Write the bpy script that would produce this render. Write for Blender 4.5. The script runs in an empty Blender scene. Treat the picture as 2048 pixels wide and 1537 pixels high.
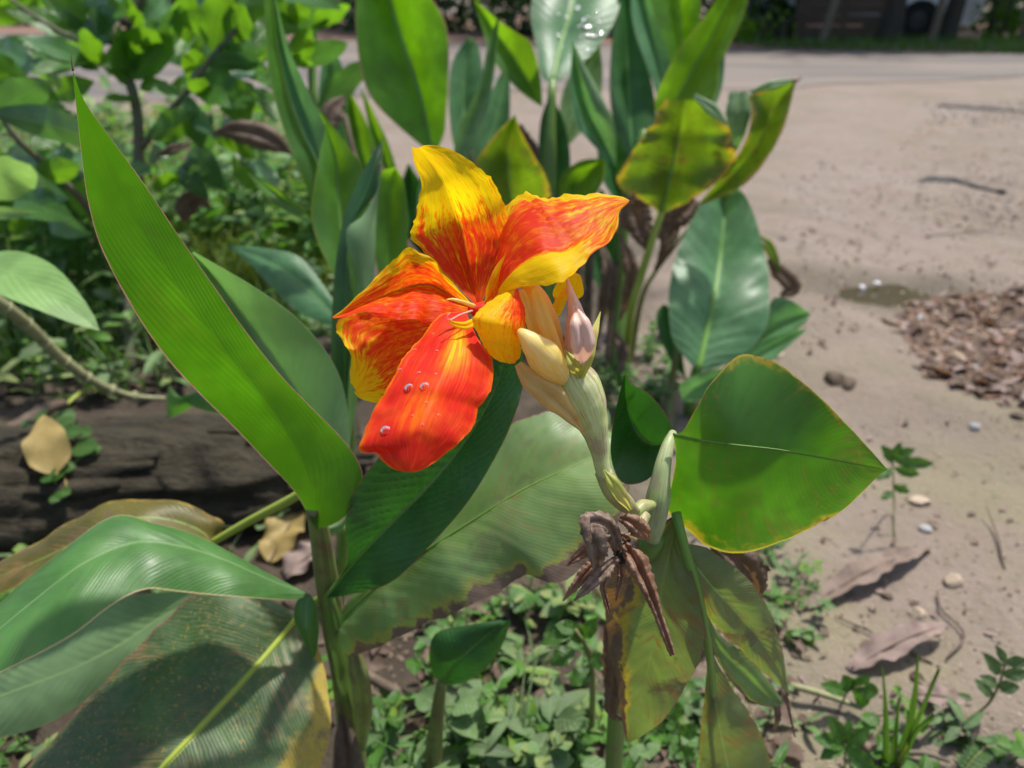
import bpy, bmesh, math, random
from mathutils import Vector, Matrix, Quaternion, noise as mnoise

# ---------------------------------------------------------------- camera, sky, sun, exposure
scene = bpy.context.scene
CAM_H = 0.75
PITCH = math.radians(27.0)
FPX = 1550.0                       # focal length in pixels of the 2048 wide photograph
cam_data = bpy.data.cameras.new("camera")
cam_data.sensor_width = 36.0
cam_data.lens = 36.0 * FPX / 2048.0
cam_data.clip_start = 0.02
cam_data.clip_end = 500.0
cam_data.dof.use_dof = True
cam_data.dof.focus_distance = 0.39
cam_data.dof.aperture_fstop = 7.5
cam = bpy.data.objects.new("camera", cam_data)
scene.collection.objects.link(cam)
cam.location = (0, 0, CAM_H)
cam.rotation_euler = (math.radians(90) - PITCH, 0, 0)
scene.camera = cam

SUN_EL = math.radians(69.0)
SUN_AZ = math.radians(46.0)        # clockwise from straight ahead (+Y) towards +X
world = bpy.data.worlds.new("World")
scene.world = world
world.use_nodes = True
wn = world.node_tree
wn.nodes.clear()
sky = wn.nodes.new("ShaderNodeTexSky")
sky.sky_type = 'NISHITA'
sky.sun_disc = False
sky.sun_elevation = SUN_EL
sky.sun_rotation = SUN_AZ
sky.air_density = 1.0
sky.dust_density = 2.5
bg = wn.nodes.new("ShaderNodeBackground")
bg.inputs[1].default_value = 0.14
wo = wn.nodes.new("ShaderNodeOutputWorld")
wn.links.new(sky.outputs[0], bg.inputs[0])
wn.links.new(bg.outputs[0], wo.inputs[0])

sun_data = bpy.data.lights.new("sun", 'SUN')
sun_data.energy = 4.6
sun_data.angle = math.radians(2.5)
sun_data.color = (1.0, 0.96, 0.895)
sun = bpy.data.objects.new("sun", sun_data)
scene.collection.objects.link(sun)
sdir = Vector((math.sin(SUN_AZ) * math.cos(SUN_EL), math.cos(SUN_AZ) * math.cos(SUN_EL), math.sin(SUN_EL)))
sun.rotation_euler = sdir.to_track_quat('Z', 'Y').to_euler()
sun.location = (3, 8, 12)

scene.view_settings.view_transform = 'Standard'
scene.view_settings.look = 'None'
scene.view_settings.exposure = 0.42
scene.view_settings.gamma = 1.0
scene.render.engine = 'CYCLES'
scene.cycles.use_denoising = True
scene.cycles.max_bounces = 8
scene.cycles.transparent_max_bounces = 8

# ---------------------------------------------------------------- helpers
COL = scene.collection
FWD = Vector((0, math.cos(PITCH), -math.sin(PITCH)))
UP = Vector((0, math.sin(PITCH), math.cos(PITCH)))
RT = Vector((1, 0, 0))
EYE = Vector((0, 0, CAM_H))
R = math.radians
rnd = random.Random(7)

def P(x, y, d):
    """world point at depth d (metres) seen at x, y of the 2048 x 1537 photograph"""
    return EYE + RT * ((x - 1024) / FPX * d) + UP * (-(y - 768.5) / FPX * d) + FWD * d

def G(x, y, z=0.0):
    r = RT * ((x - 1024) / FPX) + UP * (-(y - 768.5) / FPX) + FWD
    t = (z - CAM_H) / r.z
    return EYE + r * t

def lerp(a, b, t): return a + (b - a) * t
def sstep(a, b, x):
    t = max(0.0, min(1.0, (x - a) / (b - a) if b != a else 0.0))
    return t * t * (3 - 2 * t)
def ilist(ds, t):
    if isinstance(ds, (int, float)): return ds
    if len(ds) == 1: return ds[0]
    k = t * (len(ds) - 1); i = min(int(k), len(ds) - 2)
    f = k - i; f = f * f * (3 - 2 * f) * 0.5 + f * 0.5
    return lerp(ds[i], ds[i + 1], f)

def resample(pts, n):
    """Catmull-Rom through pts, n + 1 samples evenly spaced by arc length"""
    pts = [Vector(p) for p in pts]
    if len(pts) == 2:
        return [pts[0].lerp(pts[1], i / n) for i in range(n + 1)]
    e = [pts[0] * 2 - pts[1]] + pts + [pts[-1] * 2 - pts[-2]]
    dense = []
    for i in range(1, len(e) - 2):
        p0, p1, p2, p3 = e[i - 1], e[i], e[i + 1], e[i + 2]
        for k in range(12):
            t = k / 12
            dense.append(0.5 * ((2 * p1) + (p2 - p0) * t + (2 * p0 - 5 * p1 + 4 * p2 - p3) * t * t + (3 * p1 - p0 - 3 * p2 + p3) * t ** 3))
    dense.append(pts[-1])
    acc = [0.0]
    for i in range(1, len(dense)): acc.append(acc[-1] + (dense[i] - dense[i - 1]).length)
    tot = acc[-1] or 1e-9
    out = []; j = 0
    for i in range(n + 1):
        s = tot * i / n
        while j < len(acc) - 2 and acc[j + 1] < s: j += 1
        seg = acc[j + 1] - acc[j]
        out.append(dense[j].lerp(dense[j + 1], (s - acc[j]) / seg if seg > 1e-12 else 0))
    return out

class MB:
    """collects one mesh"""
    def __init__(self):
        self.v = []; self.f = []; self.uv = []; self.red = []
    def vert(self, p, uv=(0, 0), red=0.0):
        self.v.append(Vector(p)); self.uv.append(uv); self.red.append(red)
        return len(self.v) - 1
    def grid(self, rows, uvs=None, reds=None, closed=False):
        n0 = len(self.v); nr = len(rows); nc = len(rows[0])
        for i, r in enumerate(rows):
            for j, p in enumerate(r):
                self.vert(p, uvs[i][j] if uvs else (i / max(1, nr - 1), j / max(1, nc - 1)), reds[i][j] if reds else 0.0)
        for i in range(nr - 1):
            for j in range(nc if closed else nc - 1):
                a = n0 + i * nc + j; b = n0 + i * nc + (j + 1) % nc
                self.f.append((a, b, b + nc, a + nc))
        return n0
    def build(self, name, mat, parent=None, smooth=True, origin=None):
        o_loc = Vector(origin) if origin is not None else (WLOC[parent.name] if parent is not None else Vector((0, 0, 0)))
        me = bpy.data.meshes.new(name)
        me.from_pydata([(p - o_loc)[:] for p in self.v], [], self.f)
        uvl = me.uv_layers.new(name="UVMap")
        at = me.attributes.new("red", 'FLOAT', 'POINT')
        for i, r in enumerate(self.red): at.data[i].value = r
        vi = [0] * len(me.loops); me.loops.foreach_get("vertex_index", vi)
        flat = []
        for i in vi: flat.extend(self.uv[i])
        uvl.data.foreach_set("uv", flat)
        if smooth: me.polygons.foreach_set("use_smooth", [True] * len(me.polygons))
        me.materials.append(mat); me.update()
        o = bpy.data.objects.new(name, me); COL.objects.link(o)
        if parent is not None: o.parent = parent
        else: o.location = o_loc
        WLOC[o.name] = o_loc
        return o
WLOC = {}

def thing(name, label, cat, loc, group=None):
    o = bpy.data.objects.new(name, None); COL.objects.link(o)
    o.empty_display_size = 0.05
    o.location = loc; o["label"] = label; o["category"] = cat
    if group: o["group"] = group
    WLOC[o.name] = Vector(loc)
    return o
def tag(o, label, cat, group=None):
    o["label"] = label; o["category"] = cat
    if group: o["group"] = group
    return o

def tube_rows(path, radii, ns=10, n=None):
    """path: world points; radii in metres (list interpolated)"""
    n = n or max(8, (len(path) - 1) * 5)
    pts = resample(path, n)
    rows = []; ref = None
    for i, p in enumerate(pts):
        t = (pts[min(i + 1, n)] - pts[max(i - 1, 0)]).normalized()
        if ref is None:
            ref = t.orthogonal().normalized()
        ref = (ref - t * ref.dot(t)).normalized()
        b = t.cross(ref)
        r = ilist(radii, i / n) if not callable(radii) else radii(i / n)
        rows.append([p + (ref * math.cos(2 * math.pi * k / ns) + b * math.sin(2 * math.pi * k / ns)) * r for k in range(ns)])
    return rows
def add_tube(mb, path, radii, ns=10, n=None, cap=True):
    rows = tube_rows(path, radii, ns, n)
    n0 = mb.grid(rows, closed=True)
    if cap:
        mb.f.append(tuple(n0 + k for k in range(ns))[::-1])
        e = n0 + (len(rows) - 1) * ns
        mb.f.append(tuple(e + k for k in range(ns)))
def tube(name, mat, parent, path, radii, ns=10, n=None, origin=None):
    mb = MB(); add_tube(mb, path, radii, ns, n)
    return mb.build(name, mat, parent, origin=origin)
def ptube(name, mat, parent, pp, rpx, ns=10, n=None):
    """pp: (x, y, d) list; rpx: radii in photo pixels"""
    dm = sum(p[2] for p in pp) / len(pp)
    rr = [r * dm / FPX for r in (rpx if isinstance(rpx, (list, tuple)) else [rpx, rpx])]
    return tube(name, mat, parent, [P(*p) for p in pp], rr, ns, n)

def dline(L, ds, n):
    pts = resample([Vector((p[0], p[1], 0)) for p in L], n)
    return [P(p.x, p.y, ds(p.x, p.y) if callable(ds) else ilist(ds, i / n)) for i, p in enumerate(pts)]

def leaf_rows(L, M, Rr, dl, dm, dr, nu=30, nv=7, bulge=0.0, wave=0.0, wfreq=5, ridge=0.0, rfreq=26, edge=0.0, seed=1, crinkle=0.0):
    a, m, b = dline(L, dl, nu), dline(M, dm, nu), dline(Rr, dr, nu)
    if edge:
        for i in range(nu + 1):
            w = (a[i] - b[i]).length
            for arr, s in ((a, 1.7), (b, 9.3)):
                k = mnoise.noise(Vector((i / nu * 22 + seed * 5.1, s + seed, 0))) + 0.6 * mnoise.noise(Vector((i / nu * 60 + seed, s, 3)))
                arr[i] = arr[i] + (m[i] - arr[i]) * (k * edge) if w > 1e-5 else arr[i]
    rows, uvs = [], []
    for i in range(nu + 1):
        tu = (m[min(i + 1, nu)] - m[max(i - 1, 0)])
        row, uv = [], []
        wl = (a[i] - m[i]).length; wr = (b[i] - m[i]).length
        tv = b[i] - a[i]
        nrm = tu.cross(tv)
        if nrm.length > 1e-12: nrm.normalize()
        if nrm.dot(EYE - m[i]) < 0: nrm = -nrm
        for j in range(-nv, nv + 1):
            t = abs(j) / nv
            base, e, w = (m[i], a[i], wl) if j <= 0 else (m[i], b[i], wr)
            p = base.lerp(e, t)
            off = bulge * w * math.sin(math.pi * t)
            if wave:
                off += wave * w * t * t * math.sin(i / nu * wfreq * 6.283 + (0 if j < 0 else 1.9) + 1.3 * math.sin(i / nu * 9 + seed))
            if ridge:
                off += ridge * math.sin(6.283 * rfreq * (i / nu - t * 0.20)) * sstep(0, 0.18, t) * (1 - sstep(0.75, 1, t))
            if crinkle:
                off += crinkle * w * (0.15 + t * t * t) * (mnoise.noise(Vector((i / nu * 16, j * 0.33, seed * 3.7))) + 0.6 * mnoise.noise(Vector((i / nu * 38, j * 0.8, seed * 1.9))))
            row.append(p + nrm * off); uv.append((i / nu, 0.5 + 0.5 * j / nv))
        rows.append(row); uvs.append(uv)
    return rows, uvs, m

def leaf(parent, mat, L, M, Rr, dl, dm, dr, rib=0.0, ribmat=None, name="leaf", **kw):
    rows, uvs, m = leaf_rows(L, M, Rr, dl, dm, dr, **kw)
    mb = MB(); mb.grid(rows, uvs)
    o = mb.build(name, mat, parent)
    if rib:
        dmean = dm(*M[len(M) // 2][:2]) if callable(dm) else ilist(dm, 0.4)
        r0 = rib * dmean / FPX
        nv = (len(rows[0]) - 1) // 2
        path = [r[nv] for r in rows[:-1]]
        tube("midrib", ribmat or MAT["rib"], o, path[::2], [r0, r0 * 0.75, r0 * 0.45, r0 * 0.15], ns=7, n=24)
    return o

def sleaf(mb, base, tip, width, side, droop=0.0, fold=0.2, nu=10, nv=3, prof=(0.45, 1.0), wave=0.0, seed=0, tipexp=1.0):
    """free leaf blade from base to tip in metres; side = approximate sideways direction"""
    ax = tip - base; ln = ax.length
    t = ax.normalized()
    s = (side - t * side.dot(t))
    s = s.normalized() if s.length > 1e-6 else t.orthogonal().normalized()
    nrm = t.cross(s).normalized()
    if nrm.z < 0: nrm = -nrm
    rows = []; uvs = []
    for i in range(nu + 1):
        u = i / nu
        c = base + ax * u + nrm * (droop * ln * math.sin(math.pi * u))
        k = u ** (math.log(0.5) / math.log(prof[0]))
        w = 0.5 * width * max(0.0, math.sin(math.pi * k)) ** prof[1]
        row = []; uv = []
        for j in range(-nv, nv + 1):
            q = j / nv
            wv = wave * w * math.sin(u * 15 + seed + (2 if q > 0 else 0)) * q * q
            row.append(c + s * (q * w) + nrm * (fold * w * abs(q) + wv)); uv.append((u, 0.5 + 0.5 * q))
        rows.append(row); uvs.append(uv)
    mb.grid(rows, uvs)

# ---------------------------------------------------------------- materials
class NT:
    def __init__(self, name):
        self.m = bpy.data.materials.new(name); self.m.use_nodes = True
        self.t = self.m.node_tree; self.t.nodes.clear()
        self.out = self.t.nodes.new("ShaderNodeOutputMaterial")
    def n(self, kind): return self.t.nodes.new(kind)
    def put(self, sock, v):
        if v is None: return
        if hasattr(v, "is_linked") or hasattr(v, "links"): self.t.links.new(v, sock)
        else:
            if isinstance(v, (tuple, list)) and len(v) == 3 and sock.type == 'RGBA': v = (*v, 1)
            sock.default_value = v
    def math(self, op, a, b=None, c=None, clamp=False):
        n = self.n("ShaderNodeMath"); n.operation = op; n.use_clamp = clamp
        self.put(n.inputs[0], a)
        if b is not None: self.put(n.inputs[1], b)
        if c is not None: self.put(n.inputs[2], c)
        return n.outputs[0]
    def mix(self, f, a, b, blend='MIX'):
        n = self.n("ShaderNodeMix"); n.data_type = 'RGBA'; n.blend_type = blend; n.clamp_factor = True
        self.put(n.inputs[0], f); self.put(n.inputs[6], a); self.put(n.inputs[7], b)
        return n.outputs[2]
    def uv(self):
        n = self.n("ShaderNodeUVMap"); n.uv_map = "UVMap"
        s = self.n("ShaderNodeSeparateXYZ"); self.t.links.new(n.outputs[0], s.inputs[0])
        return n.outputs[0], s.outputs[0], s.outputs[1]
    def obj(self):
        n = self.n("ShaderNodeTexCoord"); return n.outputs[3]
    def pos(self):
        n = self.n("ShaderNodeNewGeometry"); return n.outputs[0]
    def mapping(self, vec, scale, loc=(0, 0, 0)):
        n = self.n("ShaderNodeMapping"); self.put(n.inputs[0], vec)
        n.inputs[1].default_value = loc; n.inputs[3].default_value = scale
        return n.outputs[0]
    def noise(self, vec, scale, detail=3.0, rough=0.55, dist=0.0):
        n = self.n("ShaderNodeTexNoise"); self.put(n.inputs["Vector"], vec)
        n.inputs["Scale"].default_value = scale; n.inputs["Detail"].default_value = detail
        n.inputs["Roughness"].default_value = rough; n.inputs["Distortion"].default_value = dist
        return n.outputs[0]
    def voro(self, vec, scale, feature='F1'):
        n = self.n("ShaderNodeTexVoronoi"); n.feature = feature
        self.put(n.inputs["Vector"], vec); n.inputs["Scale"].default_value = scale
        return n.outputs["Distance"], n.outputs["Color"] if "Color" in n.outputs else None
    def step(self, v, a, b):
        n = self.n("ShaderNodeMapRange"); n.interpolation_type = 'SMOOTHSTEP'
        self.put(n.inputs[0], v); self.put(n.inputs[1], a); self.put(n.inputs[2], b)
        return n.outputs[0]
    def ramp(self, f, stops):
        n = self.n("ShaderNodeValToRGB"); self.put(n.inputs[0], f)
        e = n.color_ramp.elements
        while len(e) < len(stops): e.new(0.5)
        for el, (p, c) in zip(e, stops): el.position = p; el.color = (*c, 1)
        return n.outputs[0]
    def bump(self, h, strength, dist=0.001):
        n = self.n("ShaderNodeBump"); n.inputs["Strength"].default_value = strength
        n.inputs["Distance"].default_value = dist; self.put(n.inputs["Height"], h)
        return n.outputs[0]
    def random(self):
        n = self.n("ShaderNodeObjectInfo"); return n.outputs["Random"]
    def attr(self, name):
        n = self.n("ShaderNodeAttribute"); n.attribute_name = name; return n.outputs["Fac"]
    def principled(self, col, rough=0.5, normal=None, spec=0.5, **kw):
        n = self.n("ShaderNodeBsdfPrincipled")
        self.put(n.inputs["Base Color"], col); self.put(n.inputs["Roughness"], rough)
        n.inputs["Specular IOR Level"].default_value = spec
        if normal is not None: self.put(n.inputs["Normal"], normal)
        for k, v in kw.items(): self.put(n.inputs[k.replace("_", " ")], v)
        return n.outputs[0]
    def translucent(self, col, normal=None):
        n = self.n("ShaderNodeBsdfTranslucent"); self.put(n.inputs[0], col)
        if normal is not None: self.put(n.inputs[1], normal)
        return n.outputs[0]
    def mixs(self, f, a, b):
        n = self.n("ShaderNodeMixShader"); self.put(n.inputs[0], f)
        self.t.links.new(a, n.inputs[1]); self.t.links.new(b, n.inputs[2])
        return n.outputs[0]
    def done(self, shader):
        self.t.links.new(shader, self.out.inputs[0]); return self.m

MAT = {}
BROWN = (0.085, 0.052, 0.032); YEL = (0.42, 0.30, 0.03)

def leaf_mat(name, col, col2=None, tcol=(0.30, 0.72, 0.02), tmix=0.5, rough=0.42, vein=0.35, vf=34.0, vk=0.20, mid=(0.22, 0.36, 0.06),
             midw=0.05, margin=(0.16, 0.05, 0.035), mw=0.975, dead=0.0, side=0, spots=0.0, yellow=0.0, patch=22.0, spec=0.5, dust=0.0, vtone=0.12, vary=False, ntone=0.55, rust=0.0, nscale=11.0, halo=0.85):
    k = NT(name)
    uvv, u, v = k.uv(); ob = k.obj()
    col2 = col2 or tuple(c * 0.62 for c in col)
    sv = k.math('MULTIPLY_ADD', v, 2.0, -1.0)
    a = k.math('ABSOLUTE', sv)
    n1 = k.noise(ob, patch, 3.0)
    n2 = k.noise(ob, 160.0, 3.0)
    ph = k.math('SUBTRACT', u, k.math('MULTIPLY', a, vk))
    warp = k.math('MULTIPLY', k.math('SUBTRACT', n1, 0.5), 0.045)
    ph = k.math('ADD', ph, warp)
    wv = k.math('SINE', k.math('MULTIPLY', ph, vf * 6.283))
    wv = k.math('MULTIPLY', wv, k.step(k.noise(ob, 16.0, 3.0), 0.38, 0.62))
    wv2 = k.math('SINE', k.math('MULTIPLY', ph, vf * 6.283 * 3.7))
    streak = k.noise(k.mapping(k_comb(k, ph, a), (vf * 2.2, 1.6, 1)), 1.0, 3.0, 0.6)
    c = k.mix(k.step(n1, 0.35, 0.68), col, col2)
    c = k.mix(k.math('MULTIPLY', k.step(streak, 0.35, 0.75), 0.40), c, tuple(min(1, x * 1.32 + 0.005) for x in col))
    c = k.mix(k.math('MULTIPLY_ADD', wv, 0.5 * vtone, 0.5 * vtone), c, tuple(x * 0.6 for x in col2))
    tc = k.mix(k.step(n1, 0.3, 0.72), tcol, tuple(x * 0.66 for x in tcol))
    tc = k.mix(k.math('MULTIPLY', k.step(streak, 0.4, 0.7), 0.5), tc, tuple(x * 0.62 for x in tcol))
    tc = k.mix(k.math('MULTIPLY_ADD', wv, 0.3 * vtone, 0.3 * vtone), tc, tuple(x * 0.5 for x in tcol))
    n0 = k.noise(ob, nscale, 3.0, 0.6)
    c = k.mix(k.math('MULTIPLY', k.step(n0, 0.42, 0.62), 0.55), c, tuple(x * 0.6 for x in col))
    tc = k.mix(k.math('MULTIPLY', k.step(n0, 0.40, 0.62), ntone), tc, tuple(x * 0.45 for x in tcol))
    if vary:
        ra = k.attr('red')
        c = k.mix(k.math('MULTIPLY', k.step(ra, 0.45, 0.0), 0.75), c, tuple(x * 0.4 for x in col))
        c = k.mix(k.math('MULTIPLY', k.step(ra, 0.7, 1.0), 0.6), c, (col[0] * 1.9 + .03, col[1] * 1.25, col[2]))
        tc = k.mix(k.math('MULTIPLY', k.step(ra, 0.45, 0.0), 0.7), tc, tuple(x * 0.4 for x in tcol))
    # midrib
    mwid = k.math('MULTIPLY_ADD', u, -midw * 0.75, midw)
    mm = k.math('SUBTRACT', 1.0, k.step(k.math('DIVIDE', a, mwid), 0.55, 1.25))
    c = k.mix(k.math('MULTIPLY', mm, 0.85), c, mid)
    tc = k.mix(k.math('MULTIPLY', mm, 0.6), tc, tuple(x * 0.8 for x in tcol))
    # margin
    mg = k.step(k.math('ADD', a, k.math('MULTIPLY', k.math('SUBTRACT', n2, 0.5), 0.02)), mw, min(0.999, mw + 0.015))
    c = k.mix(mg, c, margin); tc = k.mix(mg, tc, tuple(min(1, x * 2) for x in margin))
    tm = None
    if yellow or dead:
        s = a if side == 0 else k.math('MAXIMUM', k.math('MULTIPLY', sv, float(side)), 0.0)
        nn = k.noise(ob, 38.0, 4.0, 0.62)
        q = k.math('ADD', k.math('MULTIPLY', s, 0.75), k.math('MULTIPLY', nn, 0.75))
        yl = max(yellow, dead)
        my = k.step(q, 1.17 - 0.55 * yl, 1.34 - 0.55 * yl)
        c = k.mix(k.math('MULTIPLY', my, halo), c, YEL); tc = k.mix(k.math('MULTIPLY', my, halo), tc, (0.62, 0.45, 0.02))
        if dead:
            md = k.step(q, 1.27 - 0.5 * dead, 1.33 - 0.5 * dead)
            bcol = k.mix(k.noise(ob, 90.0, 3.0), BROWN, (0.22, 0.16, 0.12))
            c = k.mix(md, c, bcol); tc = k.mix(md, tc, (0.09, 0.05, 0.02))
    if spots:
        vd = k.noise(ob, 330.0, 3.0, 0.7)
        ns = k.noise(ob, 26.0, 4.0)
        ms = k.math('MULTIPLY', k.step(vd, 0.56, 0.66), k.step(ns, 0.66 - 0.30 * spots, 0.80 - 0.3 * spots))
        c = k.mix(ms, c, (0.26, 0.19, 0.035)); tc = k.mix(ms, tc, (0.25, 0.14, 0.02))
        blot = k.math('MULTIPLY', k.step(k.noise(ob, 60.0, 4.0, 0.7), 0.60, 0.72), spots)
        c = k.mix(k.math('MULTIPLY', blot, 0.8), c, (0.07, 0.055, 0.025)); tc = k.mix(k.math('MULTIPLY', blot, 0.7), tc, (0.1, 0.07, 0.01))
    if rust:
        rn = k.math('ADD', k.math('MULTIPLY', streak, 0.55), k.math('MULTIPLY', k.noise(ob, 24.0, 5.0, 0.65), 0.6))
        mr = k.math('MULTIPLY', k.step(rn, 0.60, 0.70), rust)
        c = k.mix(mr, c, (0.24, 0.135, 0.055)); tc = k.mix(mr, tc, (0.32, 0.15, 0.02))
        mr2 = k.math('MULTIPLY', k.step(k.noise(ob, 15.0, 5.0, 0.7), 0.56, 0.64), rust)
        c = k.mix(mr2, c, (0.12, 0.085, 0.045)); tc = k.mix(mr2, tc, (0.12, 0.07, 0.02))
    if dust:
        c = k.mix(k.math('MULTIPLY', k.step(n2, 0.35, 0.7), dust), c, (0.26, 0.27, 0.20))
    h = k.math('ADD', k.math('MULTIPLY', wv, 0.6), k.math('MULTIPLY', wv2, 0.18))
    h = k.math('ADD', h, k.math('MULTIPLY', n2, 0.5))
    nb = k.bump(h, vein, 0.0012)
    rr = k.math('MULTIPLY_ADD', n2, 0.22, rough - 0.1)
    pr = k.principled(c, rr, nb, spec)
    tr = k.translucent(tc, nb)
    MAT[name] = k.done(k.mixs(tmix, pr, tr))
    return MAT[name]

def k_comb(k, x, y):
    n = k.n("ShaderNodeCombineXYZ"); k.put(n.inputs[0], x); k.put(n.inputs[1], y); return n.outputs[0]

# canna leaves
leaf_mat("leaf_glow", (0.055, 0.16, 0.012), (0.045, 0.13, 0.010), tcol=(0.27, 0.66, 0.004), tmix=0.55, vein=0.08, vf=16, margin=(0.34, 0.15, 0.12), mw=0.974, vtone=0.06, ntone=0.3)
leaf_mat("leaf_tall", (0.055, 0.16, 0.012), (0.045, 0.13, 0.010), tcol=(0.145, 0.45, 0.003), tmix=0.50, vein=0.2, vf=12, vk=0.75, midw=0.012, mid=(0.06, 0.17, 0.014), margin=(0.34, 0.15, 0.12), mw=0.974, vtone=0.08, ntone=0.6, rust=0.10, nscale=14.0, spots=0.10)
leaf_mat("leaf_fresh", (0.07, 0.19, 0.03), (0.045, 0.135, 0.024), tcol=(0.29, 0.60, 0.010), tmix=0.48, vein=0.12, vf=20, vtone=0.06, margin=(0.30, 0.24, 0.03))
leaf_mat("leaf_blue", (0.085, 0.225, 0.095), (0.065, 0.185, 0.075), tcol=(0.22, 0.52, 0.12), tmix=0.38, vein=0.3, vf=22, mid=(0.17, 0.36, 0.10), midw=0.06, margin=(0.16, 0.22, 0.12), dust=0.12)
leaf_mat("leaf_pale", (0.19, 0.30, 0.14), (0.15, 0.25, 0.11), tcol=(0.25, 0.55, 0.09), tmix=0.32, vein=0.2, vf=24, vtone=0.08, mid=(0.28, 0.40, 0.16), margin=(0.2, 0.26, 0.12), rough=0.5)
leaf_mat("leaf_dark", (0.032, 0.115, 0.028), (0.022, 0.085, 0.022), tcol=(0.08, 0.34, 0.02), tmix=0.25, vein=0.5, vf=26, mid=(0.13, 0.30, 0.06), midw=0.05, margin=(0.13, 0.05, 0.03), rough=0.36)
leaf_mat("leaf_right", (0.06, 0.17, 0.022), (0.04, 0.12, 0.02), tcol=(0.145, 0.45, 0.006), tmix=0.44, vein=0.10, vf=14, vtone=0.05, ntone=0.85, nscale=16.0, mid=(0.055, 0.06, 0.02), midw=0.022, margin=(0.34, 0.30, 0.03), mw=0.972, spots=0.5, yellow=0.16, dead=0.26, rust=0.2)
leaf_mat("leaf_worn", (0.165, 0.275, 0.085), (0.12, 0.215, 0.068), tcol=(0.28, 0.52, 0.06), tmix=0.33, vein=0.12, vf=22, vtone=0.06, mid=(0.25, 0.36, 0.10), dead=0.5, side=1, spots=0.2, rough=0.45, dust=0.12, rust=0.3, halo=0.4, ntone=0.7)
leaf_mat("leaf_dying", (0.145, 0.215, 0.075), (0.17, 0.19, 0.07), tcol=(0.30, 0.44, 0.05), tmix=0.34, vein=0.3, vf=18, vtone=0.14, mid=(0.24, 0.36, 0.16), dead=0.16, yellow=0.16, spots=0.45, rough=0.5, dust=0.2, rust=0.75)
leaf_mat("leaf_dying_half", (0.145, 0.215, 0.075), (0.20, 0.20, 0.075), tcol=(0.30, 0.44, 0.05), tmix=0.34, vein=0.3, vf=16, vtone=0.14, mid=(0.17, 0.24, 0.09), dead=0.95, side=-1, spots=0.45, rough=0.5, dust=0.2, rust=0.8)
leaf_mat("leaf_yellowing", (0.10, 0.18, 0.02), (0.08, 0.12, 0.02), tcol=(0.30, 0.52, 0.010), tmix=0.48, vein=0.2, vf=18, vtone=0.06, dead=0.26, yellow=0.40, spots=0.35, rust=0.4, margin=(0.4, 0.25, 0.02))
leaf_mat("leaf_rust", (0.12, 0.105, 0.018), (0.07, 0.075, 0.016), tcol=(0.26, 0.2, 0.015), tmix=0.3, vein=0.3, dead=0.3, yellow=0.2, spots=0.5, rust=0.7, margin=(0.2, 0.06, 0.02))
leaf_mat("leaf_spotted", (0.06, 0.125, 0.035), (0.05, 0.075, 0.03), tcol=(0.14, 0.3, 0.03), tmix=0.22, vein=0.28, vf=26, vtone=0.10, mid=(0.33, 0.42, 0.05), midw=0.045, spots=0.9, yellow=0.5, dead=0.12, side=1, rough=0.5, dust=0.12, rust=0.5)
leaf_mat("leaf_low", (0.07, 0.185, 0.04), (0.05, 0.145, 0.032), tcol=(0.2, 0.55, 0.03), tmix=0.32, vein=0.16, vf=18, vtone=0.07, mid=(0.16, 0.28, 0.10), margin=(0.35, 0.30, 0.14), mw=0.965, spots=0.08, dust=0.04)
# other foliage
leaf_mat("shrub_leaf", (0.065, 0.175, 0.026), (0.05, 0.14, 0.022), tcol=(0.30, 0.66, 0.02), tmix=0.40, vein=0.5, vf=9, vk=0.35, mid=(0.12, 0.22, 0.06), midw=0.07, margin=(0.05, 0.13, 0.03), rough=0.33, patch=9)
leaf_mat("shrub_leaf_shiny", (0.09, 0.21, 0.07), (0.07, 0.17, 0.055), tcol=(0.18, 0.45, 0.05), tmix=0.28, vein=0.5, vf=9, vk=0.35, mid=(0.16, 0.28, 0.12), midw=0.06, margin=(0.06, 0.14, 0.05), rough=0.22, patch=9, spec=0.8)
leaf_mat("pale_blade", (0.24, 0.42, 0.13), (0.20, 0.37, 0.10), tcol=(0.46, 0.80, 0.16), tmix=0.4, vein=0.2, vf=10, vk=0.4, mid=(0.24, 0.42, 0.12), margin=(0.14, 0.3, 0.08))
leaf_mat("weed_leaf", (0.09, 0.225, 0.03), (0.065, 0.17, 0.025), tcol=(0.2, 0.52, 0.03), vary=True, tmix=0.36, vein=0.4, vf=6, vk=0.3, mid=(0.13, 0.28, 0.07), margin=(0.07, 0.17, 0.04), patch=6)
leaf_mat("weed_leaf_dull", (0.125, 0.225, 0.065), (0.09, 0.17, 0.05), tcol=(0.18, 0.38, 0.06), vary=True, tmix=0.28, vein=0.4, vf=6, vk=0.3, mid=(0.17, 0.28, 0.13), margin=(0.1, 0.2, 0.08), patch=6, rough=0.6, dust=0.2)
leaf_mat("grass_blade", (0.08, 0.19, 0.03), (0.06, 0.15, 0.025), tcol=(0.22, 0.48, 0.03), vary=True, tmix=0.35, vein=0.2, vf=2, margin=(0.1, 0.22, 0.03), patch=4)
leaf_mat("far_leaf", (0.055, 0.12, 0.022), (0.03, 0.075, 0.016), tcol=(0.2, 0.5, 0.015), tmix=0.35, vein=0.1, vf=3, margin=(0.05, 0.1, 0.02), patch=1.2)
leaf_mat("dry_grass", (0.26, 0.34, 0.05), (0.19, 0.27, 0.04), tcol=(0.45, 0.62, 0.05), vary=True, tmix=0.35, vein=0.1, vf=2, margin=(0.28, 0.3, 0.07), patch=3)

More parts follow.
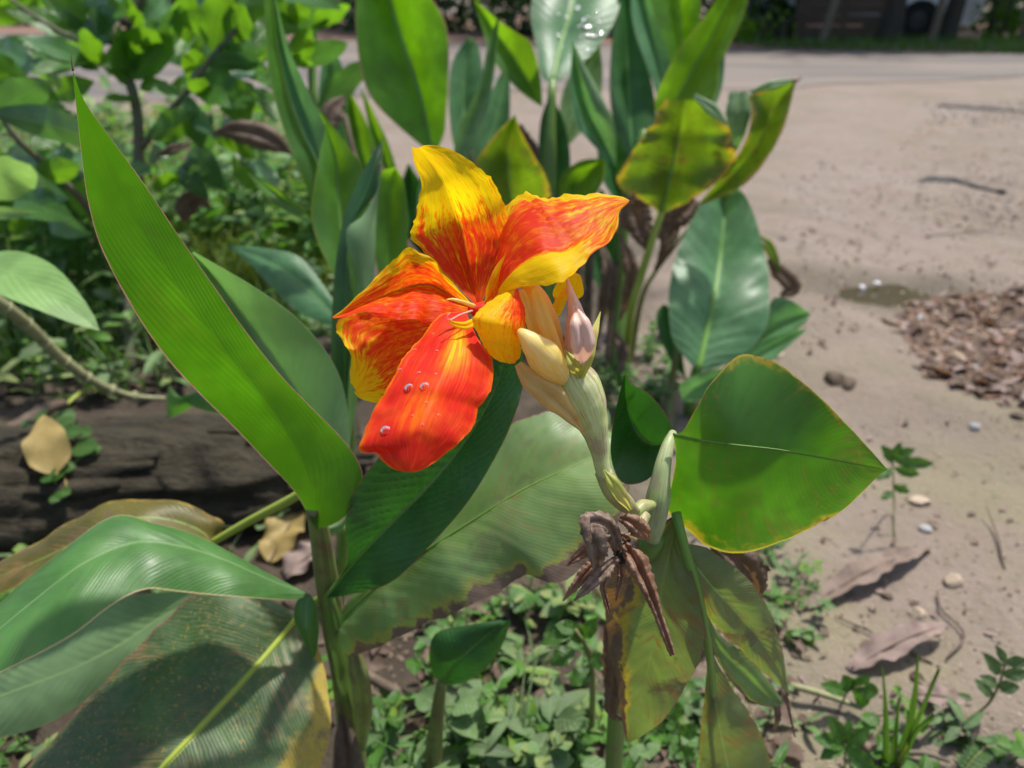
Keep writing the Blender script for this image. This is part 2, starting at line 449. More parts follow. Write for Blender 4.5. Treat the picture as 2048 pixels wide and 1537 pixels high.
def simple_mat(name, c1, c2, scale=20.0, rough=0.7, bump=0.4, bscale=None, stretch=(1, 1, 1), tmix=0.0, tcol=None, spec=0.3, dist=0.002):
    k = NT(name); ob = k.mapping(k.obj(), stretch)
    n1 = k.noise(ob, scale, 5.0, 0.62); n2 = k.noise(ob, bscale or scale * 5, 4.0, 0.6)
    c = k.mix(k.step(n1, 0.3, 0.7), c1, c2)
    c = k.mix(k.math('MULTIPLY', k.step(n2, 0.5, 0.75), 0.5), c, tuple(x * 0.55 for x in c1))
    nb = k.bump(k.math('ADD', n1, k.math('MULTIPLY', n2, 0.5)), bump, dist)
    sh = k.principled(c, rough, nb, spec)
    if tmix: sh = k.mixs(tmix, sh, k.translucent(tcol or c1, nb))
    MAT[name] = k.done(sh); return MAT[name]

def stem_mat(name, c1, c2, c3=None, rough=0.42, tmix=0.12, tcol=(0.3, 0.5, 0.1)):
    """lengthwise streaks on tubes, UV.x runs along, UV.y round"""
    k = NT(name); uvv, u, v = k.uv()
    st = k.noise(k.mapping(uvv, (3.0, 26.0, 1)), 1.0, 4.0, 0.6)
    pt = k.noise(k.obj(), 70.0, 4.0, 0.6)
    c = k.mix(k.step(st, 0.40, 0.60), c1, c2)
    st2 = k.noise(k.mapping(uvv, (2.0, 70.0, 1)), 1.0, 3.0, 0.6)
    c = k.mix(k.math('MULTIPLY', k.step(st2, 0.50, 0.66), 0.45), c, tuple(x * 0.62 for x in c1))
    if c3: c = k.mix(k.math('MULTIPLY', k.step(k.math('MULTIPLY_ADD', st2, 0.5, k.math('MULTIPLY', pt, 0.6)), 0.53, 0.64), 0.8), c, c3)
    nb = k.bump(k.math('ADD', st, k.math('MULTIPLY', pt, 0.4)), 0.25, 0.0008)
    MAT[name] = k.done(k.mixs(tmix, k.principled(c, rough, nb, 0.4), k.translucent(tcol, nb)))

stem_mat("rib", (0.17, 0.32, 0.06), (0.12, 0.26, 0.04))
stem_mat("rib_yellow", (0.36, 0.42, 0.06), (0.28, 0.36, 0.05))
stem_mat("stem_green", (0.14, 0.27, 0.045), (0.09, 0.19, 0.035), (0.14, 0.15, 0.05))
stem_mat("stem_old", (0.17, 0.22, 0.055), (0.12, 0.14, 0.045), (0.13, 0.07, 0.045), tmix=0.05)
stem_mat("stem_pale", (0.30, 0.42, 0.14), (0.44, 0.50, 0.28), (0.30, 0.22, 0.18), tmix=0.25, tcol=(0.6, 0.7, 0.3))
stem_mat("ovary", (0.50, 0.58, 0.20), (0.62, 0.65, 0.36), (0.34, 0.20, 0.17), tmix=0.25, tcol=(0.65, 0.72, 0.3))
stem_mat("peduncle", (0.36, 0.42, 0.15), (0.42, 0.44, 0.2), (0.30, 0.17, 0.14), tmix=0.2, tcol=(0.6, 0.6, 0.2))
stem_mat("bud_cream", (0.88, 0.70, 0.16), (0.90, 0.78, 0.36), None, tmix=0.4, tcol=(0.95, 0.72, 0.16), rough=0.35)
stem_mat("bud_pink", (0.66, 0.46, 0.38), (0.74, 0.62, 0.54), (0.58, 0.30, 0.26), tmix=0.3, tcol=(0.8, 0.45, 0.3))
stem_mat("bract_sheath", (0.66, 0.46, 0.17), (0.72, 0.56, 0.26), (0.45, 0.24, 0.10), tmix=0.5, tcol=(0.95, 0.66, 0.22))
stem_mat("bract_green", (0.42, 0.46, 0.10), (0.36, 0.42, 0.08), (0.55, 0.30, 0.2), tmix=0.4, tcol=(0.7, 0.7, 0.12))
stem_mat("sepal_yellow", (0.86, 0.58, 0.10), (0.88, 0.68, 0.24), None, tmix=0.5, tcol=(0.98, 0.62, 0.08))
stem_mat("woody", (0.12, 0.115, 0.06), (0.075, 0.075, 0.045), (0.15, 0.12, 0.08), tmix=0.0, rough=0.7)
stem_mat("cane", (0.27, 0.27, 0.13), (0.20, 0.21, 0.10), (0.13, 0.12, 0.06), tmix=0.0, rough=0.6)
stem_mat("dead_stem", (0.11, 0.075, 0.05), (0.06, 0.042, 0.03), (0.16, 0.12, 0.085), tmix=0.05, rough=0.75, tcol=(0.2, 0.12, 0.06))
stem_mat("trunk_bark", (0.05, 0.042, 0.033), (0.032, 0.028, 0.022), (0.07, 0.06, 0.045), tmix=0.0, rough=0.85)
stem_mat("post_wood", (0.17, 0.14, 0.10), (0.12, 0.10, 0.07), None, tmix=0.0, rough=0.8)
simple_mat("dry_petal", (0.15, 0.075, 0.040), (0.29, 0.185, 0.125), 120, 0.5, 0.8, 420, (1, 1, 1), 0.22, (0.5, 0.16, 0.06))
simple_mat("dry_petal_grey", (0.12, 0.075, 0.05), (0.27, 0.20, 0.15), 150, 0.5, 0.6, 500, (1, 1, 1), 0.12, (0.4, 0.2, 0.1))
simple_mat("dry_core", (0.012, 0.010, 0.010), (0.03, 0.025, 0.025), 300, 0.4, 0.9, 700)
simple_mat("dry_leaf", (0.20, 0.145, 0.125), (0.28, 0.21, 0.18), 30, 0.7, 0.5, 150, (1, 1, 1), 0.15, (0.4, 0.25, 0.12))
simple_mat("dry_leaf_brown", (0.075, 0.05, 0.035), (0.16, 0.115, 0.085), 35, 0.7, 0.6, 150, (1, 1, 1), 0.2, (0.35, 0.18, 0.08))
simple_mat("yellow_leaf", (0.36, 0.27, 0.10), (0.28, 0.20, 0.07), 40, 0.5, 0.3, 200, (1, 1, 1), 0.25, (0.7, 0.5, 0.1))
simple_mat("bark_log", (0.026, 0.021, 0.013), (0.060, 0.050, 0.030), 14, 0.85, 1.0, 60, (1, 4.0, 4.0), dist=0.02)  # dark brown bark, deepened further to stand in for shade on the log
simple_mat("stone_white", (0.62, 0.61, 0.62), (0.72, 0.71, 0.72), 30, 0.4, 0.3, 160)  # near-white, for the lumps that act as glints on the puddle
simple_mat("stone_dust", (0.15, 0.13, 0.115), (0.24, 0.21, 0.185), 30, 0.85, 0.4, 160)
simple_mat("stone_tan", (0.34, 0.26, 0.19), (0.42, 0.34, 0.25), 30, 0.8, 0.4, 160)
simple_mat("stone_brown", (0.22, 0.14, 0.095), (0.30, 0.21, 0.14), 30, 0.8, 0.4, 160)
simple_mat("stone_grey", (0.26, 0.26, 0.26), (0.36, 0.35, 0.34), 30, 0.75, 0.4, 160)
simple_mat("clod", (0.13, 0.095, 0.07), (0.19, 0.145, 0.105), 40, 0.9, 0.8, 160)
simple_mat("tar", (0.028, 0.028, 0.030), (0.06, 0.058, 0.056), 40, 0.8, 0.9, 200, dist=0.006)
simple_mat("fence_wood", (0.06, 0.043, 0.03), (0.09, 0.066, 0.045), 6, 0.85, 0.5, 40, (1, 1, 6))
simple_mat("tyre_rubber", (0.02, 0.02, 0.02), (0.03, 0.03, 0.03), 20, 0.8, 0.2)
simple_mat("rim_metal", (0.06, 0.06, 0.06), (0.09, 0.09, 0.09), 8, 0.35, 0.05)

def ground_mat():
    k = NT("mud_ground"); p = k.pos()
    s = k.n("ShaderNodeSeparateXYZ"); k.put(s.inputs[0], p); x, y = s.outputs[0], s.outputs[1]
    big = k.noise(p, 1.3, 4.0, 0.6); mid = k.noise(p, 9.0, 4.0, 0.6); fine = k.noise(p, 70.0, 5.0, 0.65); grit = k.noise(p, 320.0, 3.0, 0.6)
    c = k.mix(k.step(big, 0.35, 0.65), (0.200, 0.158, 0.124), (0.228, 0.180, 0.150))
    c = k.mix(k.math('MULTIPLY', k.step(mid, 0.42, 0.68), 0.75), c, (0.178, 0.146, 0.110))
    c = k.mix(k.math('MULTIPLY', k.step(fine, 0.52, 0.70), 0.6), c, (0.14, 0.112, 0.080))
    c = k.mix(k.math('MULTIPLY', k.step(grit, 0.58, 0.72), 0.5), c, (0.34, 0.29, 0.225))
    blot = k.noise(p, 3.6, 5.0, 0.65)
    c = k.mix(k.math('MULTIPLY', k.step(blot, 0.46, 0.60), 0.55), c, (0.165, 0.135, 0.105))
    c = k.mix(k.math('MULTIPLY', k.step(k.noise(p, 0.9, 3.0), 0.48, 0.62), 0.4), c, (0.25, 0.20, 0.168))
    dots = k.math('MULTIPLY', k.step(k.voro(p, 60.0)[0], 0.26, 0.12), k.step(k.noise(p, 6.0, 2.0), 0.48, 0.58))
    c = k.mix(k.math('MULTIPLY', dots, 0.8), c, (0.07, 0.055, 0.04))
    # greenish algae film close to the plants, gravelly grey showing through near the road
    alg = k.math('MULTIPLY', k.step(y, 2.1, 0.8), k.step(k.noise(p, 4.0, 3.0), 0.4, 0.65))
    c = k.mix(k.math('MULTIPLY', alg, 0.45), c, (0.20, 0.19, 0.095))
    grv = k.math('MULTIPLY', k.step(k.noise(p, 2.2, 3.0), 0.52, 0.66), k.step(y, 1.8, 3.2))
    vd, vc = k.voro(p, 42.0)
    c = k.mix(k.math('MULTIPLY', grv, 0.6), c, k.mix(k.step(vd, 0.2, 0.7), (0.29, 0.25, 0.215), (0.17, 0.145, 0.12)))
    # dark humus soil under the planting bed (to the left of a wandering line)
    wander = k.math('MULTIPLY_ADD', k.math('SUBTRACT', k.noise(p, 3.2, 4.0), 0.5), 0.55, x)
    edge = k.math('MULTIPLY_ADD', y, 0.13, 0.06)
    bed = k.math('MULTIPLY', k.step(wander, k.math('ADD', edge, 0.10), k.math('SUBTRACT', edge, 0.12)), k.step(y, 3.1, 2.5))
    soil = k.mix(k.step(mid, 0.4, 0.7), (0.045, 0.034, 0.024), (0.085, 0.065, 0.043))
    c = k.mix(bed, c, soil)
    # wet stain round the puddle
    pc = G(1745, 572)
    dx = k.math('MULTIPLY', k.math('SUBTRACT', x, pc.x + 0.02), 1.9); dy = k.math('MULTIPLY', k.math('ADD', k.math('SUBTRACT', y, pc.y), k.math('MULTIPLY', k.math('SUBTRACT', x, pc.x), 0.35)), 3.0)
    dd = k.math('SQRT', k.math('ADD', k.math('MULTIPLY', dx, dx), k.math('MULTIPLY', dy, dy)))
    dd = k.math('ADD', dd, k.math('MULTIPLY', k.math('SUBTRACT', k.noise(p, 9.0, 3.0), 0.5), 0.5))
    wet = k.step(dd, 0.85, 0.35)
    c = k.mix(k.math('MULTIPLY', wet, 0.85), c, (0.10, 0.078, 0.048))
    rough = k.math('MULTIPLY_ADD', wet, -0.5, 0.9)
    h = k.math('ADD', k.math('MULTIPLY', mid, 1.2), k.math('ADD', k.math('MULTIPLY', fine, 0.8), k.math('MULTIPLY', grit, 0.18)))
    nb = k.bump(h, 0.8, 0.016)
    MAT["mud"] = k.done(k.principled(c, rough, nb, 0.3))
ground_mat()

def road_mat():
    k = NT("dusty_asphalt"); p = k.pos()
    big = k.noise(p, 0.7, 4.0, 0.6); fine = k.noise(p, 40.0, 4.0); st = k.noise(k.mapping(p, (0.25, 2.2, 1)), 1.0, 4.0)
    c = k.mix(k.step(fine, 0.4, 0.65), (0.088, 0.077, 0.070), (0.118, 0.104, 0.095))
    c = k.mix(k.math('MULTIPLY', k.step(st, 0.40, 0.60), 0.8), c, (0.180, 0.145, 0.120))
    c = k.mix(k.math('MULTIPLY', k.step(big, 0.5, 0.7), 0.5), c, (0.16, 0.128, 0.105))
    MAT["road"] = k.done(k.principled(c, 0.75, k.bump(fine, 0.4, 0.01), 0.4))
road_mat()

k = NT("puddle_water")
MAT["water"] = k.done(k.principled(k.mix(k.noise(k.pos(), 20.0, 3.0), (0.055, 0.044, 0.03), (0.075, 0.06, 0.042)), 0.02, k.bump(k.noise(k.pos(), 26.0, 2.0), 0.12, 0.01), 0.8))
k = NT("water_drop")
g = k.n("ShaderNodeBsdfPrincipled"); g.inputs["Base Color"].default_value = (1, 1, 1, 1); g.inputs["Roughness"].default_value = 0.0
g.inputs["IOR"].default_value = 1.33; g.inputs["Transmission Weight"].default_value = 1.0
MAT["drop"] = k.done(g.outputs[0])
k = NT("car_paint")
MAT["car_paint"] = k.done(k.principled(k.mix(k.step(k.noise(k.obj(), 5.0, 3.0), 0.4, 0.7), (0.84, 0.84, 0.85), (0.76, 0.76, 0.77)), 0.28, None, 0.5, Coat_Weight=0.5))
k = NT("car_glass")
MAT["car_glass"] = k.done(k.principled((0.015, 0.018, 0.02), 0.08, None, 0.6))
k = NT("lamp_glass")
MAT["lamp_glass"] = k.done(k.principled((0.5, 0.5, 0.52), 0.1, None, 0.6))

def petal_mat(name, streak_v=34.0, tm=0.5, bump=0.22, streak=1.5, speck=1.9, reds=((0.94, 0.105, 0.007), (0.86, 0.045, 0.012))):
    k = NT(name); uvv, u, v = k.uv(); r = k.attr("red")
    st = k.noise(k.mapping(uvv, (2.6, streak_v, 1)), 1.0, 3.0, 0.62, 0.35)
    sp = k.noise(k.mapping(uvv, (13, 22, 1)), 1.0, 4.0, 0.6, 0.5)
    lf = k.noise(k.obj(), 60.0, 3.0)
    val = k.math('ADD', r, k.math('MULTIPLY', k.math('SUBTRACT', st, 0.5), streak))
    val = k.math('ADD', val, k.math('MULTIPLY', k.math('SUBTRACT', sp, 0.5), speck))
    c = k.ramp(val, [(0.0, (0.95, 0.68, 0.006)), (0.36, (0.95, 0.60, 0.005)), (0.45, (0.95, 0.38, 0.006)), (0.60, (0.96, 0.22, 0.005)), (0.84, reds[0]), (1.0, reds[1])])
    c = k.mix(k.math('MULTIPLY', k.step(lf, 0.45, 0.75), 0.18), c, (0.95, 0.30, 0.02))
    st3 = k.noise(k.mapping(uvv, (1.6, 120.0, 1)), 1.0, 2.0, 0.5, 0.2)
    c = k.mix(k.math('MULTIPLY', k.step(st3, 0.52, 0.66), 0.22), c, (0.72, 0.05, 0.004))
    vn = k.math('SINE', k.math('MULTIPLY', v, 190.0))
    h = k.math('ADD', k.math('MULTIPLY', vn, 0.05), k.math('ADD', k.math('MULTIPLY', st, 1.2), k.math('MULTIPLY', lf, 1.2)))
    nb = k.bump(h, bump, 0.0011)
    rg = k.math('MULTIPLY_ADD', lf, 0.25, 0.38)
    pr = k.principled(c, rg, nb, 0.18)
    MAT[name] = k.done(k.mixs(tm, pr, k.translucent(c, nb)))
petal_mat("petal", tm=0.6); petal_mat("petal_red", 24.0, 0.45, 0.35, 0.85, 0.3, ((0.88, 0.060, 0.010), (0.78, 0.026, 0.014)))

# ---------------------------------------------------------------- ground, road, puddle
def ground_z(x, y):
    w = 1.0 - sstep(3.0, 6.0, y)
    z = 0.030 * mnoise.noise(Vector((x * 2.2, y * 2.2, 1.0))) + 0.011 * mnoise.noise(Vector((x * 9, y * 9, 5.0))) + 0.005 * mnoise.noise(Vector((x * 26, y * 26, 2.0)))
    z += 0.06 * sstep(-0.2, -1.0, x) * (1 - sstep(2.2, 3.2, y))
    pc = G(1745, 572)
    q = ((x - pc.x) * 3.0) ** 2 + ((y - pc.y + (x - pc.x) * .3) * 5.0) ** 2
    z -= 0.030 * math.exp(-q * 2.0)
    return z * w

def GG(x, y):
    """ground point under a photo pixel, following the uneven ground"""
    p = G(x, y)
    for _ in range(4): p = G(x, y, ground_z(p.x, p.y))
    return p

def spaced(lo, hi, knots):
    out = [lo]
    while out[-1] < hi:
        v = out[-1]; st = 1.0
        for a, b, s in knots:
            if a <= v < b: st = s
        out.append(v + st)
    return out
xs = spaced(-120, 120, [(-120, -20, 20), (-20, -6, 2), (-6, -2.4, 0.3), (-2.4, 2.4, 0.03), (2.4, 6, 0.3), (6, 20, 2), (20, 120, 20)])
ys = spaced(-12, 200, [(-12, -2, 2), (-2, 0.1, 0.3), (0.1, 3.2, 0.024), (3.2, 7, 0.15), (7, 20, 1), (20, 200, 20)])
mb = MB()
mb.grid([[(x, y, ground_z(x, y)) for x in xs] for y in ys])
gr = mb.build("ground", MAT["mud"]); gr["kind"] = "structure"

mb = MB()
def edge_pt(x, y0):
    p0, p1 = G(250, y0[0]), G(1800, y0[1])
    t = (x - p0.x) / (p1.x - p0.x)
    return p0.y + (p1.y - p0.y) * t
rows = []
nx = 160
nears, fars = [], []
for i in range(nx + 1):
    x = lerp(-45, 45, i / nx)
    yn = edge_pt(x, (205, 165)) + 0.5 * mnoise.noise(Vector((x * 0.7, 0, 0))) + 0.25 * mnoise.noise(Vector((x * 2.9, 4, 0)))
    yf = edge_pt(x, (72, 103)) + 0.12 * mnoise.noise(Vector((x * 1.4, 9, 0)))
    yf = max(yf, yn + 1.5)
    nears.append((x, yn, 0.006)); fars.append((x, yf, 0.012))
mids = [[(a[0], lerp(a[1], b[1], t), 0.006 + 0.05 * math.sin(math.pi * t)) for a, b in zip(nears, fars)] for t in (0, 0.25, 0.5, 0.75, 1)]
mb.grid(mids)
road = mb.build("road", MAT["road"]); road["kind"] = "structure"

# litter strip of reddish soil at the far side of the road
mb = MB()
ra, rb = [], []
for i in range(121):
    x = lerp(-40, 40, i / 120)
    yf = edge_pt(x, (72, 103))
    ra.append((x, yf - 0.18 + 0.16 * mnoise.noise(Vector((x * 1.7, 2, 0))), 0.018)); rb.append((x, yf + 14.0, 0.03))
mb.grid([ra, [(a[0], lerp(a[1], b[1], 0.05), 0.04) for a, b in zip(ra, rb)], rb])
simple_mat("litter_soil", (0.15, 0.085, 0.058), (0.24, 0.15, 0.11), 4, 0.9, 0.5, 30)
verge = mb.build("verge_soil", MAT["litter_soil"]); verge["kind"] = "structure"

# puddle
mb = MB()
pc = G(1745, 572)
zc = ground_z(pc.x, pc.y) + 0.013
ring = []
for i in range(60):
    a = 2 * math.pi * i / 60
    rr = 1 + 0.25 * mnoise.noise(Vector((math.cos(a) * 1.5, math.sin(a) * 1.5, 3))) + 0.1 * mnoise.noise(Vector((math.cos(a) * 5, math.sin(a) * 5, 3)))
    ring.append((pc.x + math.cos(a) * 0.30 * rr, pc.y - math.cos(a) * 0.09 + math.sin(a) * 0.17 * rr, zc))
c0 = mb.vert((pc.x, pc.y, zc))
ids = [mb.vert(p) for p in ring]
for i in range(60): mb.f.append((c0, ids[i], ids[(i + 1) % 60]))
pud = mb.build("puddle", MAT["water"]); pud["kind"] = "structure"

# broken tar edges showing as dark ragged strips in the mud
def tar_strip(pts, wpx, label):
    mb = MB(); path = resample([GG(*p) for p in pts], 40)
    rows = []
    for i, p in enumerate(path):
        t = i / 40; w = wpx * (p - EYE).length / FPX * (0.25 + 0.75 * math.sin(math.pi * min(1, t * 1.05))) * (0.8 + 0.5 * mnoise.noise(Vector((t * 14, wpx, 0))))
        z = ground_z(p.x, p.y)
        rows.append([Vector((p.x + 0.012 * mnoise.noise(Vector((t * 20, 1, q))), p.y + q * w * 2.6, z + (0.014 if abs(q) < 0.9 else -0.02) + 0.004 * mnoise.noise(Vector((t * 30, q * 3, 0))))) for q in (-1, -0.5, 0, 0.5, 1)])
    mb.grid(rows)
    tag(mb.build("broken_tar_strip", MAT["tar"], origin=path[20]), label, "tar strip")
tar_strip([(1880, 214), (1950, 218), (2010, 222), (2080, 232)], 13, "dark broken tar strip farther out in the muddy roadside")
tar_strip([(1838, 365), (1890, 362), (1950, 376), (2010, 388)], 12, "dark curved tar strip nearer the puddle in the mud")

# ---------------------------------------------------------------- the flowering canna shoot
fl = thing("canna_plant", "canna shoot carrying the open orange and yellow flower and the withered brown blooms", "plant", GG(1215, 1760))
base = WLOC[fl.name]
tube("stem", MAT["stem_green"], fl, [base - Vector((0, 0, 0.02)), P(1226, 1560, 0.71), P(1236, 1400, 0.63), P(1258, 1260, 0.57), P(1288, 1150, 0.51), P(1306, 1075, 0.455)], [0.008, 0.0078, 0.0072, 0.007], ns=12)
st = ptube("stalk", MAT["stem_pale"], fl, [(1306, 1082, 0.450), (1312, 1030, 0.444), (1318, 985, 0.440), (1326, 930, 0.440), (1338, 885, 0.445), (1346, 866, 0.45)], [14, 22, 25, 18, 14, 8], ns=16)
ptube("node", MAT["peduncle"], fl, [(1268, 1030, 0.424), (1285, 1014, 0.430), (1306, 1010, 0.436)], [9, 15, 9], ns=12)

def petal(L, M, Rr, dl, dm, dr, red, mat="petal", parent=None, nu=52, nv=16, bulge=0.0, wave=0.0, wfreq=4, edge=0.02, seed=1, name="petal", crinkle=0.0):
    rows, uvs, m = leaf_rows(L, M, Rr, dl, dm, dr, nu=nu, nv=nv, bulge=bulge, wave=wave, wfreq=wfreq, edge=edge, seed=seed, crinkle=crinkle)
    reds = [[red(u, 2 * v - 1) for (u, v) in r] for r in uvs]
    mb = MB(); mb.grid(rows, uvs, reds)
    return mb.build(name, MAT[mat], parent)

# narrow pale sepals and floral tube behind the lip are the flower's own mesh, petals its sub-parts
flower = ptube("flower", MAT["sepal_yellow"], fl, [(1120, 756, 0.385), (1108, 700, 0.380), (1092, 640, 0.377), (1070, 590, 0.378), (1045, 560, 0.38)], [20, 21, 24, 22, 12], ns=16)
# top petal, yellow with an orange-red heart
petal([(955, 615), (900, 560), (848, 505), (822, 470), (832, 425), (836, 397), (843, 369), (829, 328), (822, 293)],
      [(955, 615), (938, 540), (922, 460), (900, 395), (872, 340), (838, 296)],
      [(955, 615), (990, 560), (1018, 505), (1026, 470), (1019, 440), (1006, 405), (988, 368), (955, 333), (916, 306), (880, 292), (848, 291)],
      [.385, .388, .385, .375, .37], [.385, .40, .395, .375, .366], [.385, .385, .38, .37, .364],
      lambda u, v: (0.98 - 1.00 * sstep(0.34, 0.80, u + 0.08 * abs(v))) * (1 - 0.45 * sstep(0.80, 1.0, abs(v))) + 0.42 * sstep(0.62, 0.80, -v) * (1 - sstep(-0.80, -0.98, v)) * (1 - sstep(0.5, 0.86, u)) - 0.35 * (1 - sstep(0.0, 0.06, abs(abs(v) - 0.25))) * sstep(0.02, 0.2, u) * (1 - sstep(0.32, 0.45, u)),
      parent=flower, wave=0.04, wfreq=2, bulge=0.10, edge=0.05, seed=2, crinkle=0.07)
# upper left petal
petal([(955, 622), (900, 560), (858, 512), (815, 500), (775, 532), (735, 572), (715, 592), (690, 616), (665, 634)],
      [(955, 622), (900, 590), (850, 570), (790, 585), (730, 610), (690, 628), (666, 636)],
      [(955, 622), (910, 640), (870, 648), (820, 640), (770, 630), (725, 627), (690, 633), (667, 638)],
      [.385, .375, .365, .36, .352], [.385, .385, .378, .362, .352], [.385, .37, .358, .352, .35],
      lambda u, v: 0.80 - 0.62 * sstep(0.45, 0.92, -v) + 0.22 * sstep(0.1, 0.8, v) - 0.25 * sstep(0.9, 1.0, u) - 0.2 * (1 - sstep(0.0, 0.35, u)),
      parent=flower, bulge=0.12, wave=0.10, edge=0.05, seed=3, crinkle=0.09)
# left lower petal, behind the big red one
petal([(935, 632), (860, 622), (790, 614), (730, 612), (688, 628), (680, 655), (690, 690), (702, 732), (700, 765)],
      [(935, 632), (880, 660), (820, 690), (770, 720), (735, 755), (712, 782)],
      [(935, 632), (900, 700), (850, 760), (800, 800), (760, 806), (735, 803), (715, 795), (706, 783)],
      [.39, .384, .376, .366, .362], [.39, .392, .385, .372, .364], [.39, .40, .395, .38, .368],
      lambda u, v: 0.88 - 0.75 * sstep(0.62, 0.95, u) - 0.45 * sstep(0.7, 1.0, -v) * sstep(0.3, 0.7, u) - 0.35 * sstep(0.5, 1.0, v),
      parent=flower, wave=0.12, wfreq=4, bulge=0.08, edge=0.05, seed=4, crinkle=0.09)
# big red front petal
petal([(930, 622), (880, 632), (838, 678), (802, 729), (775, 779), (747, 820), (724, 872), (719, 896), (728, 907), (752, 906), (764, 922), (786, 938), (808, 944)],
      [(930, 622), (910, 680), (885, 745), (858, 815), (835, 885), (822, 944)],
      [(930, 622), (945, 655), (966, 692), (984, 722), (985, 755), (980, 785), (956, 815), (953, 838), (936, 868), (893, 908), (848, 938), (826, 945)],
      [.372, .355, .335, .322, .316], [.372, .342, .322, .312, .312], [.372, .355, .340, .325, .316],
      lambda u, v: 1.0 - 0.40 * sstep(0.90, 1.0, abs(v)) - 0.12 * sstep(0.9, 1.0, u) - 0.62 * (1 - sstep(0.05, 0.50, abs(v - 0.15))) * sstep(0.06, 0.16, u) * (1 - sstep(0.26, 0.48, u)) - 0.25 * (1 - sstep(0.05, 0.2, abs(u - 0.62))) * (1 - sstep(0.1, 0.4, abs(v + 0.1))),
      mat="petal_red", parent=flower, bulge=0.05, wave=0.045, wfreq=3, edge=0.035, seed=5, crinkle=0.07)
# right petal: red upper face, yellow folded lip
petal([(985, 596), (992, 520), (1005, 440), (1020, 410), (1045, 392), (1085, 392), (1140, 391), (1200, 389), (1240, 392), (1260, 402)],
      [(985, 596), (1015, 552), (1050, 520), (1090, 503), (1130, 500), (1170, 470), (1210, 430), (1258, 403)],
      [(985, 596), (1010, 586), (1035, 577), (1060, 573), (1100, 571), (1135, 555), (1163, 532), (1185, 508), (1215, 488), (1235, 455), (1238, 425), (1257, 406)],
      [.38, .392, .395, .388, .385, .385], [.378, .362, .355, .36, .37, .382], [.378, .352, .342, .352, .368, .382],
      lambda u, v: (0.98 - 0.75 * sstep(0.62, 0.95, -v) - 0.42 * sstep(0.45, 0.85, u)) if v < 0.0 else (0.98 - 0.42 * sstep(0.45, 0.85, u) - 1.15 * sstep(0.0, 0.22, v) * (1 - sstep(0.48, 0.70, u)) - 0.12 * v),
      parent=flower, bulge=0.10, wave=0.02, wfreq=3, edge=0.05, seed=6, crinkle=0.07)
# small inner petal standing between
petal([(968, 610), (975, 570), (990, 535), (1008, 512), (1022, 498)], [(968, 610), (988, 575), (1003, 545), (1015, 520), (1023, 499)], [(968, 610), (1000, 585), (1012, 560), (1022, 530), (1025, 500)],
      [.374, .37, .37], [.374, .372, .372], [.374, .376, .378],
      lambda u, v: 0.55 + 0.3 * v - 0.2 * u - 0.25 * sstep(0.4, 1, -v), parent=flower, nu=24, nv=6, bulge=0.2, edge=0.05, seed=7)
# lower yellow lip with red streaks
petal([(1035, 575), (1005, 588), (972, 608), (950, 630), (944, 642), (952, 662), (966, 690), (985, 715), (1000, 724)],
      [(1035, 575), (1020, 610), (1002, 645), (998, 680), (1008, 712), (1018, 728)],
      [(1035, 575), (1042, 600), (1052, 630), (1050, 660), (1042, 690), (1040, 712), (1030, 727)],
      [.368, .355, .345, .348, .356], [.368, .35, .345, .35, .358], [.368, .362, .36, .362, .362],
      lambda u, v: 0.12 + 0.50 * (1 - sstep(0.30, 0.62, u)) * sstep(-0.45, 0.0, v) + 0.55 * (1 - sstep(0.0, 0.10, u)) + 0.42 * sstep(0.1, 0.5, v) * (1 - sstep(0.45, 0.75, u)) + 0.35 * sstep(0.80, 1.0, u) * sstep(-0.2, 0.5, v),
      parent=flower, bulge=0.16, edge=0.05, seed=8, crinkle=0.07)
# yellow petal tip hanging behind the pink bud
petal([(1110, 600), (1105, 585), (1120, 560), (1150, 545)], [(1110, 600), (1135, 590), (1150, 575), (1160, 550)], [(1110, 600), (1135, 602), (1166, 592), (1164, 560)],
      [.392, .39, .388], [.392, .39, .388], [.392, .39, .388],
      lambda u, v: 0.12 + 0.6 * (1 - sstep(0.0, 0.2, u)), parent=flower, nu=16, nv=6, bulge=0.12, edge=0.05, seed=9)
petal([(1098, 650), (1100, 625), (1112, 598), (1130, 575)], [(1098, 650), (1108, 628), (1120, 602), (1138, 578)], [(1098, 650), (1120, 630), (1132, 605), (1146, 580)],
      [.386, .387, .388], [.384, .385, .386], [.386, .387, .388],
      lambda u, v: 0.22 + 0.5 * (1 - sstep(0.0, 0.5, u)) * sstep(-0.5, 0.3, -v), parent=flower, nu=16, nv=6, bulge=0.12, edge=0.05, seed=10)
# narrow sepals
def strap(name, mat, parent, pts, wpx, dd, bulge=0.25, nu=22, nv=4, prof=0.7, edge=0.02, seed=1, crinkle=0.0):
    n = 10; path = resample([Vector((p[0], p[1], 0)) for p in pts], n)
    L, Rr = [], []
    for i, p in enumerate(path):
        t = (path[min(i + 1, n)] - path[max(i - 1, 0)]).normalized(); s = Vector((-t.y, t.x, 0))
        w = ilist(wpx, i / n)
        L.append((p.x + s.x * w, p.y + s.y * w)); Rr.append((p.x - s.x * w, p.y - s.y * w))
    return leaf(parent, MAT[mat], L, [(p.x, p.y) for p in path], Rr, dd, dd, dd, name=name, nu=nu, nv=nv, bulge=bulge, edge=edge, seed=seed, crinkle=crinkle)
strap("sepal", "sepal_yellow", flower, [(1112, 745), (1085, 690), (1062, 630), (1042, 580)], [8, 15, 17, 14, 5], [.375, .368, .364, .366])
strap("sepal", "sepal_yellow", flower, [(1128, 748), (1108, 690), (1085, 630), (1070, 578)], [8, 13, 15, 15, 8], [.372, .364, .36, .364], seed=4)
